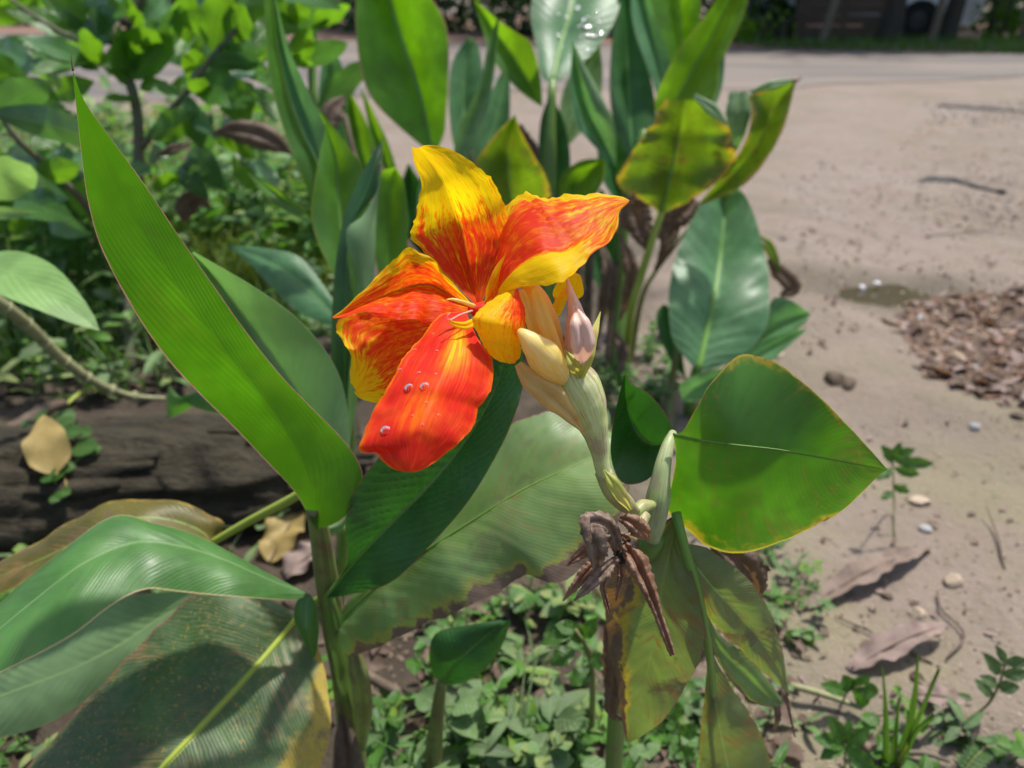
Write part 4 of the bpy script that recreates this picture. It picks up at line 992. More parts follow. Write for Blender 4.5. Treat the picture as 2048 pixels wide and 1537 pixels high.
tube("stem", MAT["stem_green"], b4, [WLOC[b4.name], P(1240, 600, 1.70), P(1250, 420, 1.66), P(1290, 260, 1.62)], [0.018, 0.016, 0.013, 0.008], ns=12)
leaf(b4, MAT["leaf_dark"],
     [(1265, 330), (1238, 280), (1220, 200), (1222, 100), (1235, 0), (1250, -80)], [(1265, 330), (1262, 270), (1258, 190), (1255, 100), (1254, 0), (1252, -80)], [(1265, 330), (1300, 280), (1312, 230), (1300, 150), (1275, 60), (1262, -20), (1253, -80)],
     [1.66, 1.68, 1.70], [1.66, 1.70, 1.72], [1.66, 1.68, 1.70], nu=30, nv=7, bulge=0.1, seed=52)
leaf(b4, MAT["leaf_blue"],
     [(1325, 240), (1310, 180), (1288, 118), (1268, 57), (1262, 0), (1268, -70)], [(1325, 240), (1325, 180), (1312, 110), (1298, 50), (1285, -10), (1270, -70)], [(1325, 240), (1345, 180), (1335, 110), (1312, 40), (1296, -10), (1272, -70)],
     [1.62, 1.60, 1.60], [1.62, 1.63, 1.63], [1.62, 1.61, 1.60], nu=28, nv=6, bulge=0.08, seed=53)
leaf(b4, MAT["leaf_glow"],
     [(1330, 240), (1335, 170), (1318, 90), (1302, 30), (1300, -60), (1330, -130)], [(1330, 240), (1360, 150), (1362, 70), (1356, 0), (1345, -60), (1332, -130)], [(1330, 240), (1375, 150), (1396, 70), (1402, 0), (1380, -60), (1334, -130)],
     [1.66, 1.64, 1.64], [1.66, 1.68, 1.66], [1.66, 1.64, 1.64], nu=28, nv=6, bulge=0.06, seed=54)
leaf(b4, MAT["leaf_fresh"],
     [(1322, 250), (1310, 205), (1332, 148), (1365, 90), (1408, 36), (1436, -5), (1470, -60), (1505, -100)], [(1322, 250), (1350, 200), (1385, 140), (1420, 80), (1450, 20), (1480, -40), (1506, -100)], [(1322, 250), (1395, 230), (1432, 185), (1438, 130), (1458, 94), (1484, 38), (1498, -10), (1507, -100)],
     [1.60, 1.52, 1.50, 1.50], [1.60, 1.57, 1.55, 1.53], [1.60, 1.53, 1.51, 1.50], nu=36, nv=7, bulge=0.06, seed=55)
b5 = thing("canna_plant", "canna shoot with a torn yellowing leaf and a brown dry base", "plant", GG(1255, 728))
tube("stem", MAT["rib_yellow"], b5, [WLOC[b5.name], P(1262, 625, 1.58), P(1280, 560, 1.55), P(1300, 495, 1.52), P(1322, 425, 1.50)], [0.009, 0.0085, 0.008, 0.007], ns=10)
leaf(b5, MAT["leaf_yellowing"],
     [(1322, 428), (1282, 400), (1250, 385), (1234, 360), (1242, 335), (1264, 307), (1283, 278), (1305, 248), (1318, 222), (1330, 198)],
     [(1322, 428), (1335, 380), (1345, 330), (1355, 285), (1362, 240), (1372, 200)],
     [(1322, 428), (1385, 400), (1430, 365), (1470, 318), (1466, 285), (1455, 250), (1432, 215), (1400, 200)],
     [1.50, 1.42, 1.38, 1.36], [1.50, 1.48, 1.45, 1.40], [1.50, 1.42, 1.38, 1.37], nu=40, nv=9, bulge=0.08, wave=0.05, edge=0.03, seed=56, rib=4)
leaf(b5, MAT["leaf_yellowing"],
     [(1400, 405), (1440, 355), (1475, 310), (1495, 270), (1504, 225), (1502, 190), (1560, 168), (1590, 162)], [(1400, 408), (1450, 365), (1500, 310), (1530, 260), (1550, 210), (1590, 163)], [(1400, 412), (1470, 382), (1510, 350), (1545, 300), (1570, 250), (1583, 200), (1592, 163)],
     [1.46, 1.40, 1.36, 1.36], [1.46, 1.44, 1.41, 1.37], [1.46, 1.42, 1.38, 1.37], nu=36, nv=7, bulge=0.1, edge=0.03, seed=57, name="torn_lobe")
strap("dry_curl", "leaf_pale", b5, [(1472, 300), (1475, 255), (1478, 215), (1478, 185)], [4, 18, 26, 20], [1.42, 1.40, 1.39, 1.39], bulge=0.3, edge=0.06, seed=3)
strap("dry_curl", "leaf_pale", b5, [(1455, 250), (1425, 220), (1388, 192)], [3, 13, 5], [1.365, 1.36, 1.36], bulge=0.3, seed=4)
strap("dry_curl", "leaf_low", b5, [(1500, 185), (1540, 172), (1590, 160)], [3, 9, 3], [1.36, 1.355, 1.36], bulge=0.3, seed=5)
ptube("leaf_tip", MAT["dry_petal"], b5, [(1588, 164, 1.36), (1596, 160, 1.36), (1604, 154, 1.36)], [5, 3, 1], ns=6)
for pts, w, dd, sd in (([(1280, 395), (1272, 430), (1285, 470), (1300, 505)], [22, 34, 22, 4], [1.52, 1.53, 1.53, 1.53], 2), ([(1390, 400), (1365, 425), (1335, 445), (1318, 480)], [20, 28, 16, 4], [1.53, 1.53, 1.54, 1.54], 3),
                       ([(1330, 420), (1345, 440), (1330, 500), (1310, 540)], [14, 20, 12, 3], [1.55, 1.56, 1.56, 1.57], 4)):
    strap("dry_shred", "dry_leaf_brown", b5, pts, w, dd, bulge=0.4, edge=0.3, seed=sd, nu=40, nv=7, crinkle=0.4)
tube("side_stem", MAT["stem_old"], b5, [WLOC[b5.name] + Vector((0.01, 0.02, 0)), P(1283, 600, 1.62), P(1310, 545, 1.6), P(1352, 490, 1.58), P(1390, 440, 1.56)], [0.007, 0.006, 0.005, 0.003], ns=8)

b6 = thing("canna_plant", "canna shoot with a broad upright blue-green leaf standing before the mud", "plant", GG(1382, 830))
tube("stem", MAT["stem_green"], b6, [WLOC[b6.name], P(1380, 800, 1.50), P(1388, 760, 1.46), P(1400, 715, 1.43)], [0.014, 0.012, 0.010, 0.008], ns=10)
leaf(b6, MAT["leaf_blue"],
     [(1395, 745), (1362, 705), (1344, 672), (1337, 606), (1343, 548), (1361, 487), (1387, 434), (1413, 388), (1448, 364)],
     [(1395, 745), (1408, 690), (1422, 625), (1434, 560), (1443, 490), (1448, 430), (1449, 364)],
     [(1395, 745), (1450, 730), (1500, 700), (1532, 655), (1539, 612), (1536, 540), (1523, 482), (1505, 421), (1483, 382), (1450, 364)],
     [1.42, 1.44, 1.50, 1.54], [1.42, 1.46, 1.53, 1.58], [1.42, 1.43, 1.49, 1.54], nu=70, nv=10, bulge=0.10, ridge=0.0014, rfreq=14, wave=0.02, seed=58, rib=7)
leaf(b6, MAT["leaf_dark"],
     [(1372, 760), (1340, 720), (1318, 670), (1312, 630), (1325, 610)], [(1372, 760), (1350, 710), (1340, 665), (1335, 635), (1330, 610)], [(1372, 760), (1365, 710), (1360, 665), (1350, 630), (1332, 610)],
     [1.50, 1.52, 1.54], [1.50, 1.53, 1.55], [1.50, 1.52, 1.54], nu=20, nv=5, bulge=0.1, seed=59)
leaf(b6, MAT["leaf_blue"],
     [(1440, 745), (1490, 690), (1530, 640), (1545, 598), (1580, 600), (1618, 626)], [(1440, 750), (1500, 700), (1545, 660), (1580, 640), (1620, 628)], [(1440, 755), (1500, 725), (1545, 690), (1590, 665), (1622, 630)],
     [1.46, 1.45, 1.42], [1.46, 1.46, 1.44], [1.46, 1.43, 1.41], nu=26, nv=6, bulge=0.12, seed=60)
leaf(b6, MAT["leaf_blue"],
     [(1420, 775), (1470, 720), (1530, 682), (1565, 668), (1610, 658)], [(1420, 780), (1480, 735), (1535, 700), (1575, 680), (1612, 660)], [(1420, 785), (1490, 750), (1540, 725), (1580, 690), (1613, 662)],
     [1.43, 1.41, 1.40], [1.43, 1.42, 1.41], [1.43, 1.40, 1.39], nu=26, nv=6, bulge=0.1, seed=61)
leaf(b6, MAT["leaf_blue"],
     [(1365, 800), (1360, 770), (1390, 750), (1430, 738), (1470, 742)], [(1365, 802), (1385, 780), (1415, 765), (1445, 752), (1472, 744)], [(1365, 805), (1405, 800), (1435, 782), (1460, 760), (1474, 746)],
     [1.42, 1.38, 1.36], [1.42, 1.39, 1.37], [1.42, 1.37, 1.36], nu=22, nv=6, bulge=0.12, seed=62)
tube("side_stem", MAT["stem_old"], b6, [GG(1340, 860), P(1342, 780, 1.52), P(1350, 720, 1.5), P(1355, 690, 1.5)], [0.009, 0.008, 0.007, 0.004], ns=8)
strap("dry_shred", "dry_leaf_brown", b6, [(1535, 520), (1560, 545), (1585, 575), (1560, 592)], [4, 18, 20, 4], [1.56, 1.57, 1.57, 1.57], bulge=0.4, edge=0.2, seed=6)
strap("dry_shred", "leaf_yellowing", b6, [(1510, 470), (1535, 490), (1550, 520), (1560, 545)], [4, 12, 10, 2], [1.57, 1.56, 1.56, 1.56], bulge=0.3, seed=7)

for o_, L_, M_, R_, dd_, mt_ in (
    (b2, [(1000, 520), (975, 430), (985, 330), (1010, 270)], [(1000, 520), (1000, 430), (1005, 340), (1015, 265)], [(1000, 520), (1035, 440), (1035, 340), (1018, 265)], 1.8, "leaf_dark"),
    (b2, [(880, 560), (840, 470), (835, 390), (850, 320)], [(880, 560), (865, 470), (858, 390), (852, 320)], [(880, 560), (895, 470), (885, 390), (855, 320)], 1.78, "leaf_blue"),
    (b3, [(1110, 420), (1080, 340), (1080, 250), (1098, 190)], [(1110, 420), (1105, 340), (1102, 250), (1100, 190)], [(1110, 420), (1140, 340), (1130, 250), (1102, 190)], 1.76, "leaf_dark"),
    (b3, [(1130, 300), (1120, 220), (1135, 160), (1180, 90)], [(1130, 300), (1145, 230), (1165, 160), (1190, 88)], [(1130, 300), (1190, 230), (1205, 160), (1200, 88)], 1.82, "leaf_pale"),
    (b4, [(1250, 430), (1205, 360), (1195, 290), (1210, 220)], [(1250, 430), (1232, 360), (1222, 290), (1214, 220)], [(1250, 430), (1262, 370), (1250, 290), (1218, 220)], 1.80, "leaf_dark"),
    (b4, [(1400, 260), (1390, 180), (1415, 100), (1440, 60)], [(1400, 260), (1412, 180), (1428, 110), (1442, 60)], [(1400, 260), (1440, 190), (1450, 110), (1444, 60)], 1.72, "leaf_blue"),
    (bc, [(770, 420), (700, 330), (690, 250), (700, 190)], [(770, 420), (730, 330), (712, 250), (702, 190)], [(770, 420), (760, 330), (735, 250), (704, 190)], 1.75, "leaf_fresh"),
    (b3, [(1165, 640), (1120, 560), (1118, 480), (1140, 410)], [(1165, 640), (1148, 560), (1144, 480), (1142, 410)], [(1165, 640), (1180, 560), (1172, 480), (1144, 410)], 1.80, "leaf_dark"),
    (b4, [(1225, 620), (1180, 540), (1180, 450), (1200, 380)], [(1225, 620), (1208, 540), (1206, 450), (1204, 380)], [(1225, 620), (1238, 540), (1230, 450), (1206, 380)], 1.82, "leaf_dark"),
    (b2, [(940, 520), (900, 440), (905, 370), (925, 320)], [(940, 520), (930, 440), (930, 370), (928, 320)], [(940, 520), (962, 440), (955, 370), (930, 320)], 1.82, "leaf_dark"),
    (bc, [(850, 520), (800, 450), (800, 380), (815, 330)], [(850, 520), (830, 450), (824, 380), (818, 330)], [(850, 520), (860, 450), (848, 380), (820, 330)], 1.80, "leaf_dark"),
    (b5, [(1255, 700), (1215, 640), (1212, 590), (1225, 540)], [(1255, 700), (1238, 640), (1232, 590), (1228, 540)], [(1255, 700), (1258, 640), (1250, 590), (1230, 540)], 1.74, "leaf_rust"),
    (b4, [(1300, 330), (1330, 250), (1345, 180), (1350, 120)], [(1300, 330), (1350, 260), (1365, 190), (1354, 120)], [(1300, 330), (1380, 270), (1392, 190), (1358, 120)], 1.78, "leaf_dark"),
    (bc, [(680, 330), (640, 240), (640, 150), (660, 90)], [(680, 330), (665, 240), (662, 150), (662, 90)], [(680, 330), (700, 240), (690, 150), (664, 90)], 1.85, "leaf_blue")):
    leaf(o_, MAT[mt_], L_, M_, R_, dd_, dd_ + .03, dd_, nu=24, nv=6, bulge=0.1, seed=int(L_[0][0]))
# dead brown stems and hanging sheaths of the old clump, right behind the flower
def dead_shoot(x, y, pts, r, label, shreds):
    o = thing("dead_canna_stem", label, "dead stem", GG(x, y), "dead brown stems in the canna clump")
    tube("stem", MAT["dead_stem"], o, [WLOC[o.name]] + [P(*p) for p in pts], r, ns=9)
    for i, (sp_, w, dd) in enumerate(shreds):
        strap("dry_sheath", "dry_leaf_brown", o, sp_, w, dd, bulge=0.4, edge=0.3, seed=i + x, nu=40, nv=7, crinkle=0.4)
dead_shoot(1180, 760, [(1175, 640, 1.72), (1182, 520, 1.70), (1195, 440, 1.70)], [0.011, 0.010, 0.008, 0.004], "thick dead brown canna stem directly behind the pink bud", [([(1195, 470), (1215, 540), (1200, 640), (1190, 700)], [3, 13, 11, 3], [1.66, 1.64, 1.66, 1.68]), ([(1170, 500), (1160, 560), (1165, 650)], [3, 9, 3], [1.67, 1.66, 1.68])])
dead_shoot(1215, 752, [(1222, 640, 1.70), (1232, 540, 1.68), (1240, 470, 1.68)], [0.010, 0.008, 0.007, 0.004], "dead brown canna stem with a peeling papery sheath left of the yellow-green stalk", [([(1240, 470), (1258, 520), (1262, 570), (1240, 640)], [3, 15, 14, 3], [1.62, 1.60, 1.61, 1.64]), ([(1225, 660), (1245, 700), (1240, 745)], [4, 13, 5], [1.64, 1.62, 1.62])])
dead_shoot(1150, 740, [(1145, 620, 1.76), (1140, 500, 1.75), (1130, 400, 1.74)], [0.009, 0.008, 0.007, 0.004], "slim dead brown stem farther back behind the flower tube", [([(1135, 420), (1150, 480), (1150, 560)], [5, 15, 5], [1.72, 1.70, 1.71])])
dead_shoot(1060, 720, [(1060, 560, 1.80), (1055, 440, 1.78), (1050, 350, 1.78)], [0.009, 0.008, 0.007, 0.004], "dead brown stem hidden behind the right-hand red petal", [([(1040, 250), (1060, 300), (1075, 350)], [4, 18, 6], [1.74, 1.72, 1.72])])
dead_shoot(800, 690, [(760, 520, 1.5), (715, 340, 1.5), (690, 230, 1.5)], [0.012, 0.010, 0.008, 0.004], "bare dead stalk with papery brown wisps beside the tall folded leaf", [([(690, 195), (665, 225), (650, 270), (640, 300)], [6, 26, 20, 4], [1.46, 1.45, 1.45, 1.46]), ([(745, 300), (760, 340), (790, 380)], [4, 8, 3], [1.45, 1.44, 1.44])])

# ---------------------------------------------------------------- water drops
def drop_mesh():
    mb = MB(); rows = []
    for i in range(9):
        a = math.pi * 0.5 * i / 8 * 1.25
        rows.append([Vector((math.sin(a) * math.cos(2 * math.pi * k / 14), math.sin(a) * math.sin(2 * math.pi * k / 14), 0.75 * math.cos(a) - 0.05)) for k in range(14)])
    n0 = mb.grid(rows, closed=True)
    mb.f.append(tuple(n0 + 8 * 14 + k for k in range(14)))
    o = mb.build("water_drop", MAT["drop"]); return o
drop0 = drop_mesh(); used = [False]
bpy.context.view_layer.update()
def place_drop(obj, x, y, rpx, label, group, push=0.0):
    """sit a drop on the surface of obj under photo pixel x, y"""
    d = (P(x, y, 1.0) - EYE).normalized()
    inv = obj.matrix_world.inverted()
    hit, loc, nrm, _ = obj.ray_cast(inv @ EYE, inv.to_3x3() @ d)
    if not hit: return
    loc = obj.matrix_world @ loc
    if nrm.dot(d) > 0: nrm = -nrm
    o = drop0 if not used[0] else drop0.copy()
    if used[0]: COL.objects.link(o)
    used[0] = True
    s = rpx * (loc - EYE).length / FPX
    o.location = loc; o.scale = (s, s, s * 0.85); o.rotation_euler = nrm.to_track_quat('Z', 'Y').to_euler()
    tag(o, label, "water drop", group)
red_petal = [c for c in flower.children if c.data.materials[0].name == "petal_red"][0]
for x, y, r, lb in ((817, 776, 10, "large round water drop on the red front petal, left one of the pair"), (849, 773, 10, "large round water drop on the red front petal, right one of the pair"),
                    (771, 861, 11, "single large water drop low on the red front petal")):
    place_drop(red_petal, x, y, r, lb, "water drops on the red petal")
for x, y in ((874, 702), (866, 668), (838, 746), (808, 710), (877, 831), (853, 806), (825, 832), (800, 740), (872, 748), (830, 700), (845, 850)):
    place_drop(red_petal, x, y, rnd.uniform(2.5, 4.5), "tiny water bead scattered on the red front petal", "tiny beads on the red petal")
for i in range(26):
    place_drop(wet, rnd.gauss(1165, 26), rnd.gauss(58, 30), rnd.uniform(2.5, 5.0), "bright water bead on the bluish leaf at the top", "beads on the bluish leaf")

# ---------------------------------------------------------------- left: shrub, cane, log
sh = thing("leafy_shrub", "leafy green shrub with thin woody stems at the upper left", "shrub", GG(262, 745))
sb = WLOC[sh.name]
SD = 1.62
tube("branch", MAT["woody"], sh, [sb, P(262, 560, SD), P(272, 420, SD), P(278, 300, SD), P(272, 210, SD), P(248, 130, SD), P(232, 60, SD + .02), P(222, -40, SD + .04), P(215, -180, SD + .06), P(205, -380, SD + .1)], [0.013, 0.012, 0.010, 0.008, 0.005], ns=9)
tube("branch", MAT["woody"], sh, [P(280, 300, SD), P(325, 240, SD - .02), P(370, 190, SD - .04), P(420, 120, SD - .05), P(470, 60, SD - .06), P(520, -40, SD - .06)], [0.008, 0.007, 0.006, 0.004], ns=8)
tube("branch", MAT["woody"], sh, [P(240, 90, SD), P(270, 30, SD - .03), P(300, -60, SD - .06), P(330, -200, SD - .1)], [0.005, 0.004, 0.003], ns=7)
tube("branch", MAT["woody"], sh, [P(262, 560, SD), P(180, 420, SD - .12), P(90, 330, SD - .2), P(20, 260, SD - .25), P(-60, 120, SD - .3)], [0.009, 0.008, 0.006, 0.004], ns=8)
tube("branch", MAT["woody"], sh, [P(245, 130, SD), P(170, 90, SD - .06), P(80, 40, SD - .1), P(-20, -30, SD - .14)], [0.005, 0.004, 0.003], ns=7)
def shrub_leaf(b, t, w, d0, d1, mat="shrub_leaf", roll=0.0, droop=0.06, prof=(0.45, 0.85), parent=None, fold=0.22, wave=0.15):
    pb, pt = P(b[0], b[1], d0), P(t[0], t[1], d1)
    ax = (pt - pb).normalized()
    view = ((pb + pt) * 0.5 - EYE).normalized()
    side = ax.cross(view).normalized()
    side = Quaternion(ax, roll) @ side
    mb = MB(); sleaf(mb, pb, pt, w * (d0 + d1) * 0.5 / FPX, side, droop, fold, nu=14, nv=4, prof=prof, wave=wave, seed=b[0])
    return mb.build("leaf", MAT[mat], parent or sh)
S = SD
for b, t, w, d0, d1, mt, rl in [
    ((215, 90), (10, 20), 62, S, S - .1, "shrub_leaf", .5), ((205, 70), (60, -30), 60, S, S - .1, "shrub_leaf", .2), ((230, 75), (120, -40), 50, S + .1, S, "shrub_leaf", -.4),
    ((230, 95), (196, 10), 34, S, S - .1, "shrub_leaf_shiny", .9), ((245, 165), (235, 50), 66, S, S - .1, "shrub_leaf", -.9), ((250, 150), (310, 60), 88, S, S - .12, "shrub_leaf", .15),
    ((262, 160), (345, 55), 60, S - .02, S - .1, "shrub_leaf", -.3), ((330, 115), (300, 40), 56, S, S - .1, "shrub_leaf_shiny", .5), ((340, 110), (360, 10), 60, S, S - .1, "shrub_leaf_shiny", .7),
    ((375, 90), (375, -20), 60, S - .02, S - .1, "shrub_leaf", .2), ((420, 70), (340, 20), 44, S - .05, S - .1, "shrub_leaf", -.5), ((430, 110), (455, -30), 78, S - .03, S - .12, "shrub_leaf", .3),
    ((450, 85), (490, 10), 66, S - .04, S - .12, "shrub_leaf", -.4), ((430, 95), (540, 150), 50, S - .04, S - .14, "shrub_leaf_shiny", .8), ((410, 130), (520, 130), 46, S - .04, S - .12, "shrub_leaf_shiny", .5),
    ((400, 160), (500, 215), 78, S - .04, S - .1, "shrub_leaf", -.2), ((470, 170), (500, 250), 84, S - .02, S - .08, "shrub_leaf", .3), ((360, 190), (290, 175), 40, S - .03, S - .08, "shrub_leaf", .9),
    ((362, 190), (440, 280), 40, S - .03, S - .1, "shrub_leaf_shiny", .4), ((275, 205), (205, 200), 26, S, S - .08, "shrub_leaf", .9), ((280, 180), (330, 165), 34, S, S - .05, "shrub_leaf", .4),
    ((268, 180), (190, 120), 30, S, S - .05, "shrub_leaf", .8), ((200, 140), (30, 75), 52, S - .05, S - .2, "shrub_leaf_shiny", .7), ((190, 120), (60, 150), 46, S - .06, S - .2, "shrub_leaf", .8),
    ((60, 170), (-20, 110), 50, S - .2, S - .3, "shrub_leaf", .3), ((-20, 235), (100, 165), 72, S - .35, S - .45, "shrub_leaf_shiny", .25), ((-30, 225), (265, 315), 74, S - .35, S - .5, "shrub_leaf_shiny", .5),
    ((130, 250), (90, 200), 46, S - .2, S - .25, "shrub_leaf_shiny", .1), ((120, 265), (60, 300), 44, S - .2, S - .25, "shrub_leaf", .3), ((160, 300), (230, 380), 60, S - .1, S - .2, "shrub_leaf_shiny", -.2),
    ((40, 350), (140, 400), 64, S - .2, S - .3, "shrub_leaf_shiny", .4), ((60, 360), (160, 330), 54, S - .2, S - .25, "shrub_leaf", .2), ((30, 400), (150, 440), 70, S - .25, S - .3, "shrub_leaf", -.3),
    ((90, 420), (180, 470), 60, S - .2, S - .25, "shrub_leaf_shiny", .5), ((-30, 400), (60, 330), 90, S - .4, S - .5, "pale_blade", .2), ((-40, 425), (78, 426), 26, S - .5, S - .55, "pale_blade", .1),
    ((10, 470), (-20, 420), 40, S - .4, S - .45, "weed_leaf", .3), ((350, 280), (300, 330), 40, S + .1, S, "shrub_leaf_shiny", .4), ((360, 330), (420, 400), 46, S + .1, S, "weed_leaf", .2),
    ((380, 300), (450, 380), 66, S + .1, S, "weed_leaf", .1), ((330, 270), (390, 250), 50, S + .1, S, "weed_leaf", .5), ((560, 40), (620, 20), 44, S + .1, S, "shrub_leaf", .3), ((600, 60), (540, 30), 44, S + .1, S, "shrub_leaf", .3),
    ((625, 60), (700, 10), 50, S + .15, S + .1, "shrub_leaf", .6), ((300, 330), (250, 360), 40, S, S - .05, "shrub_leaf_shiny", .6), ((310, 380), (360, 350), 36, S, S - .05, "shrub_leaf", .6),
    ((640, 240), (740, 120), 70, S + .2, S + .15, "shrub_leaf_shiny", .6), ((610, 20), (590, -60), 50, S + .1, S, "shrub_leaf_shiny", .3)]:
    shrub_leaf(b, t, w, d0, d1, mt, rl)
sx = random.Random(33)
for i in range(120):
    x, y = sx.uniform(-40, 640), sx.uniform(-70, 140)
    if i > 62: x, y = sx.uniform(-60, 200), sx.uniform(120, 480)
    if i > 100: x, y = sx.uniform(380, 560), sx.uniform(140, 330)
    a = sx.uniform(-3.14, 3.14); ln = sx.uniform(70, 130); dd = S + sx.uniform(-.1, .35)
    shrub_leaf((x, y), (x + ln * math.cos(a), y + .7 * ln * math.sin(a)), ln * sx.uniform(.42, .6), dd, dd - sx.uniform(.03, .14), sx.choice(["shrub_leaf", "shrub_leaf", "shrub_leaf_shiny"]), sx.uniform(-.8, .8))
# crown of the shrub above the picture, which shades the log and the low leaves
mb = MB()
sr = random.Random(21)
for i in range(150):
    c = Vector((sr.gauss(-1.35, 0.3), sr.gauss(1.55, 0.30), sr.uniform(0.98, 1.65)))
    a = Vector((sr.gauss(0, 1), sr.gauss(0, 1), sr.gauss(-0.2, 0.5))).normalized()
    sleaf(mb, c, c + a * sr.uniform(0.09, 0.15), sr.uniform(0.04, 0.07), Vector((sr.gauss(0, 1), sr.gauss(0, 1), sr.gauss(0, .4))), 0.05, 0.2, nu=5, nv=2)
mb.build("crown", MAT["shrub_leaf"], sh)
ptube("pale_stalk", MAT["stem_green"], sh, [(640, 380, S + .2), (628, 230, S + .2), (624, 120, S + .2), (630, 40, S + .2)], [10, 10, 9, 7], ns=8)

cane = thing("arching_cane", "jointed tan cane arching over the log with a pale leaf", "plant stem", GG(330, 860))
cp = [P(-80, 545, .98), P(0, 606, 1.02), P(60, 655, 1.08), P(120, 715, 1.14), P(190, 765, 1.20), P(260, 792, 1.25), P(330, 798, 1.28)]
tube("cane", MAT["cane"], cane, cp, [0.0075, 0.0085, 0.0085, 0.008, 0.006, 0.004], ns=10, n=50)
pth = resample(cp, 50)
for i in (9, 15, 21, 27, 33, 39, 44):
    t = (pth[i + 1] - pth[i - 1]).normalized()
    tube("joint", MAT["cane"], cane, [pth[i] - t * 0.004, pth[i], pth[i] + t * 0.004], [0.0075, 0.0102, 0.0075], ns=10, n=6)
shrub_leaf((-60, 520), (200, 662), 112, .86, .80, "pale_blade", -.45, .10, (0.45, 0.8), cane, 0.15, 0.03)
shrub_leaf((100, 640), (118, 560), 44, 1.2, 1.2, "weed_leaf_dull", .3, .05, parent=cane)

log = thing("fallen_log", "dark weathered log lying on the ground at the left", "log", GG(150, 1010))
lb = WLOC[log.name]
l0, l1 = GG(-320, 1075) + Vector((0, 0, .05)), GG(720, 960) + Vector((0, 0, .035))
mb = MB(); n = 150; ns = 72; ax = (l1 - l0); t = ax.normalized(); s = t.cross(Vector((0, 0, 1))).normalized(); up = s.cross(t)
rows = []
for i in range(n + 1):
    u = i / n; c = l0 + ax * u; row = []
    for k in range(ns):
        a = 2 * math.pi * k / ns
        r = 0.118 * (1 - 0.12 * u) + 0.016 * mnoise.noise(Vector((u * 4, math.cos(a) * 2.2, math.sin(a) * 2.2))) + 0.011 * mnoise.noise(Vector((u * 9, math.cos(a) * 7, math.sin(a) * 7))) + 0.006 * mnoise.noise(Vector((u * 26, math.cos(a) * 18, math.sin(a) * 18)))
        row.append(c + (s * math.cos(a) + up * math.sin(a) * 0.8) * r)
    rows.append(row)
n0 = mb.grid(rows, closed=True)
mb.f.append(tuple(n0 + k for k in range(ns))); mb.f.append(tuple(n0 + n * ns + k for k in range(ns)))
logm = mb.build("trunk", MAT["bark_log"], log)
# loose bark plates on it
for i in range(14):
    u = rnd.uniform(.1, .95); a = rnd.uniform(.15, 1.5)
    c = l0 + ax * u; rr = 0.118 * (1 - .12 * u)
    pm = MB(); rws = []
    for q in range(7):
        uu = (q / 6 - .5) * rnd.uniform(.10, .16)
        row = []
        for w in range(5):
            aa = a + (w / 4 - .5) * .28 * (1 - abs(q / 6 - .5) * 1.2)
            row.append(c + t * uu + (s * math.cos(aa) + up * math.sin(aa) * .8) * (rr + .004 + .008 * math.sin(w / 4 * 3.14) + .006 * mnoise.noise(Vector((q, w, i)))))
        rws.append(row)
    pm.grid(rws); pm.build("bark_plate", MAT["bark_log"], log)

# stick over the log, yellow fallen leaf, creeping round-leaved vine
tag(tube("fallen_stick", MAT["dead_stem"], None, [P(-60, 905, 1.24), P(0, 878, 1.25), P(45, 850, 1.27), P(95, 818, 1.30), P(130, 806, 1.34)], [0.016, 0.015, 0.012, 0.006], ns=10, origin=P(0, 878, 1.25)), "reddish brown stick leaning on the log at the left edge", "stick")
def snap(o, x, y, lift=0.004):
    d = (P(x, y, 1.0) - EYE).normalized(); inv = o.matrix_world.inverted()
    hit, loc, nr, _ = o.ray_cast(inv @ EYE, inv.to_3x3() @ d)
    if not hit: return GG(x, y) + Vector((0, 0, lift))
    if nr.dot(d) > 0: nr = -nr
    return o.matrix_world @ loc + nr * lift
bpy.context.view_layer.update()
yl = thing("fallen_leaf", "yellow heart-shaped fallen leaf resting on the log", "fallen leaf", snap(logm, 95, 910))
yb, yt = snap(logm, 122, 952, .022), snap(logm, 86, 872, .045)
mb = MB(); sleaf(mb, yb, yt, 0.060, RT, 0.12, 0.08, nu=18, nv=6, prof=(0.36, 0.95), wave=0.2); mb.build("blade", MAT["yellow_leaf"], yl)
tube("leaf_stalk", MAT["yellow_leaf"], yl, [yb, snap(logm, 130, 962, .008), snap(logm, 136, 974, .006)], [0.0022, 0.0018, 0.0014], ns=6)
vine = thing("creeping_vine", "small creeping vine with round green leaves on the log", "vine", snap(logm, 130, 860))
vp = [snap(logm, *p, .01) for p in ((70, 850), (110, 845), (140, 862), (160, 880), (175, 900), (150, 930), (110, 965), (125, 990))]
tube("runner", MAT["stem_green"], vine, vp, [0.0015, 0.0012], ns=5, n=50)
for x, y, w in ((84, 851, 34), (115, 845, 36), (132, 850, 34), (138, 862, 34), (152, 876, 36), (172, 872, 30), (160, 868, 24), (172, 902, 46), (188, 905, 26), (110, 958, 34), (100, 972, 34), (112, 966, 26), (128, 995, 28), (120, 987, 22), (145, 935, 26), (55, 870, 24), (70, 842, 24)):
    c = snap(logm, x, y, .016); a = Quaternion((0, 0, 1), rnd.uniform(-1, 1)) @ Vector((0.9, -0.3, rnd.uniform(-.1, .3)))
    a.normalize(); ww = w * 1.32 / FPX
    mb = MB(); sleaf(mb, c - a * ww * .5, c + a * ww * .5, ww * 0.85, Vector((0, 1, .35)), 0.04, 0.12, nu=8, nv=3, prof=(0.5, 0.6)); mb.build("leaf", MAT["weed_leaf"], vine)
tag(tube("yellow_sprig", MAT["rib_yellow"], None, [snap(logm, 135, 832, .02), snap(logm, 170, 815, .03), snap(logm, 205, 810, .035), snap(logm, 242, 812, .03)], [0.003, 0.004, 0.003, 0.006, 0.003], ns=6, origin=snap(logm, 170, 815)), "thin yellow sprig lying across the log top", "sprig")

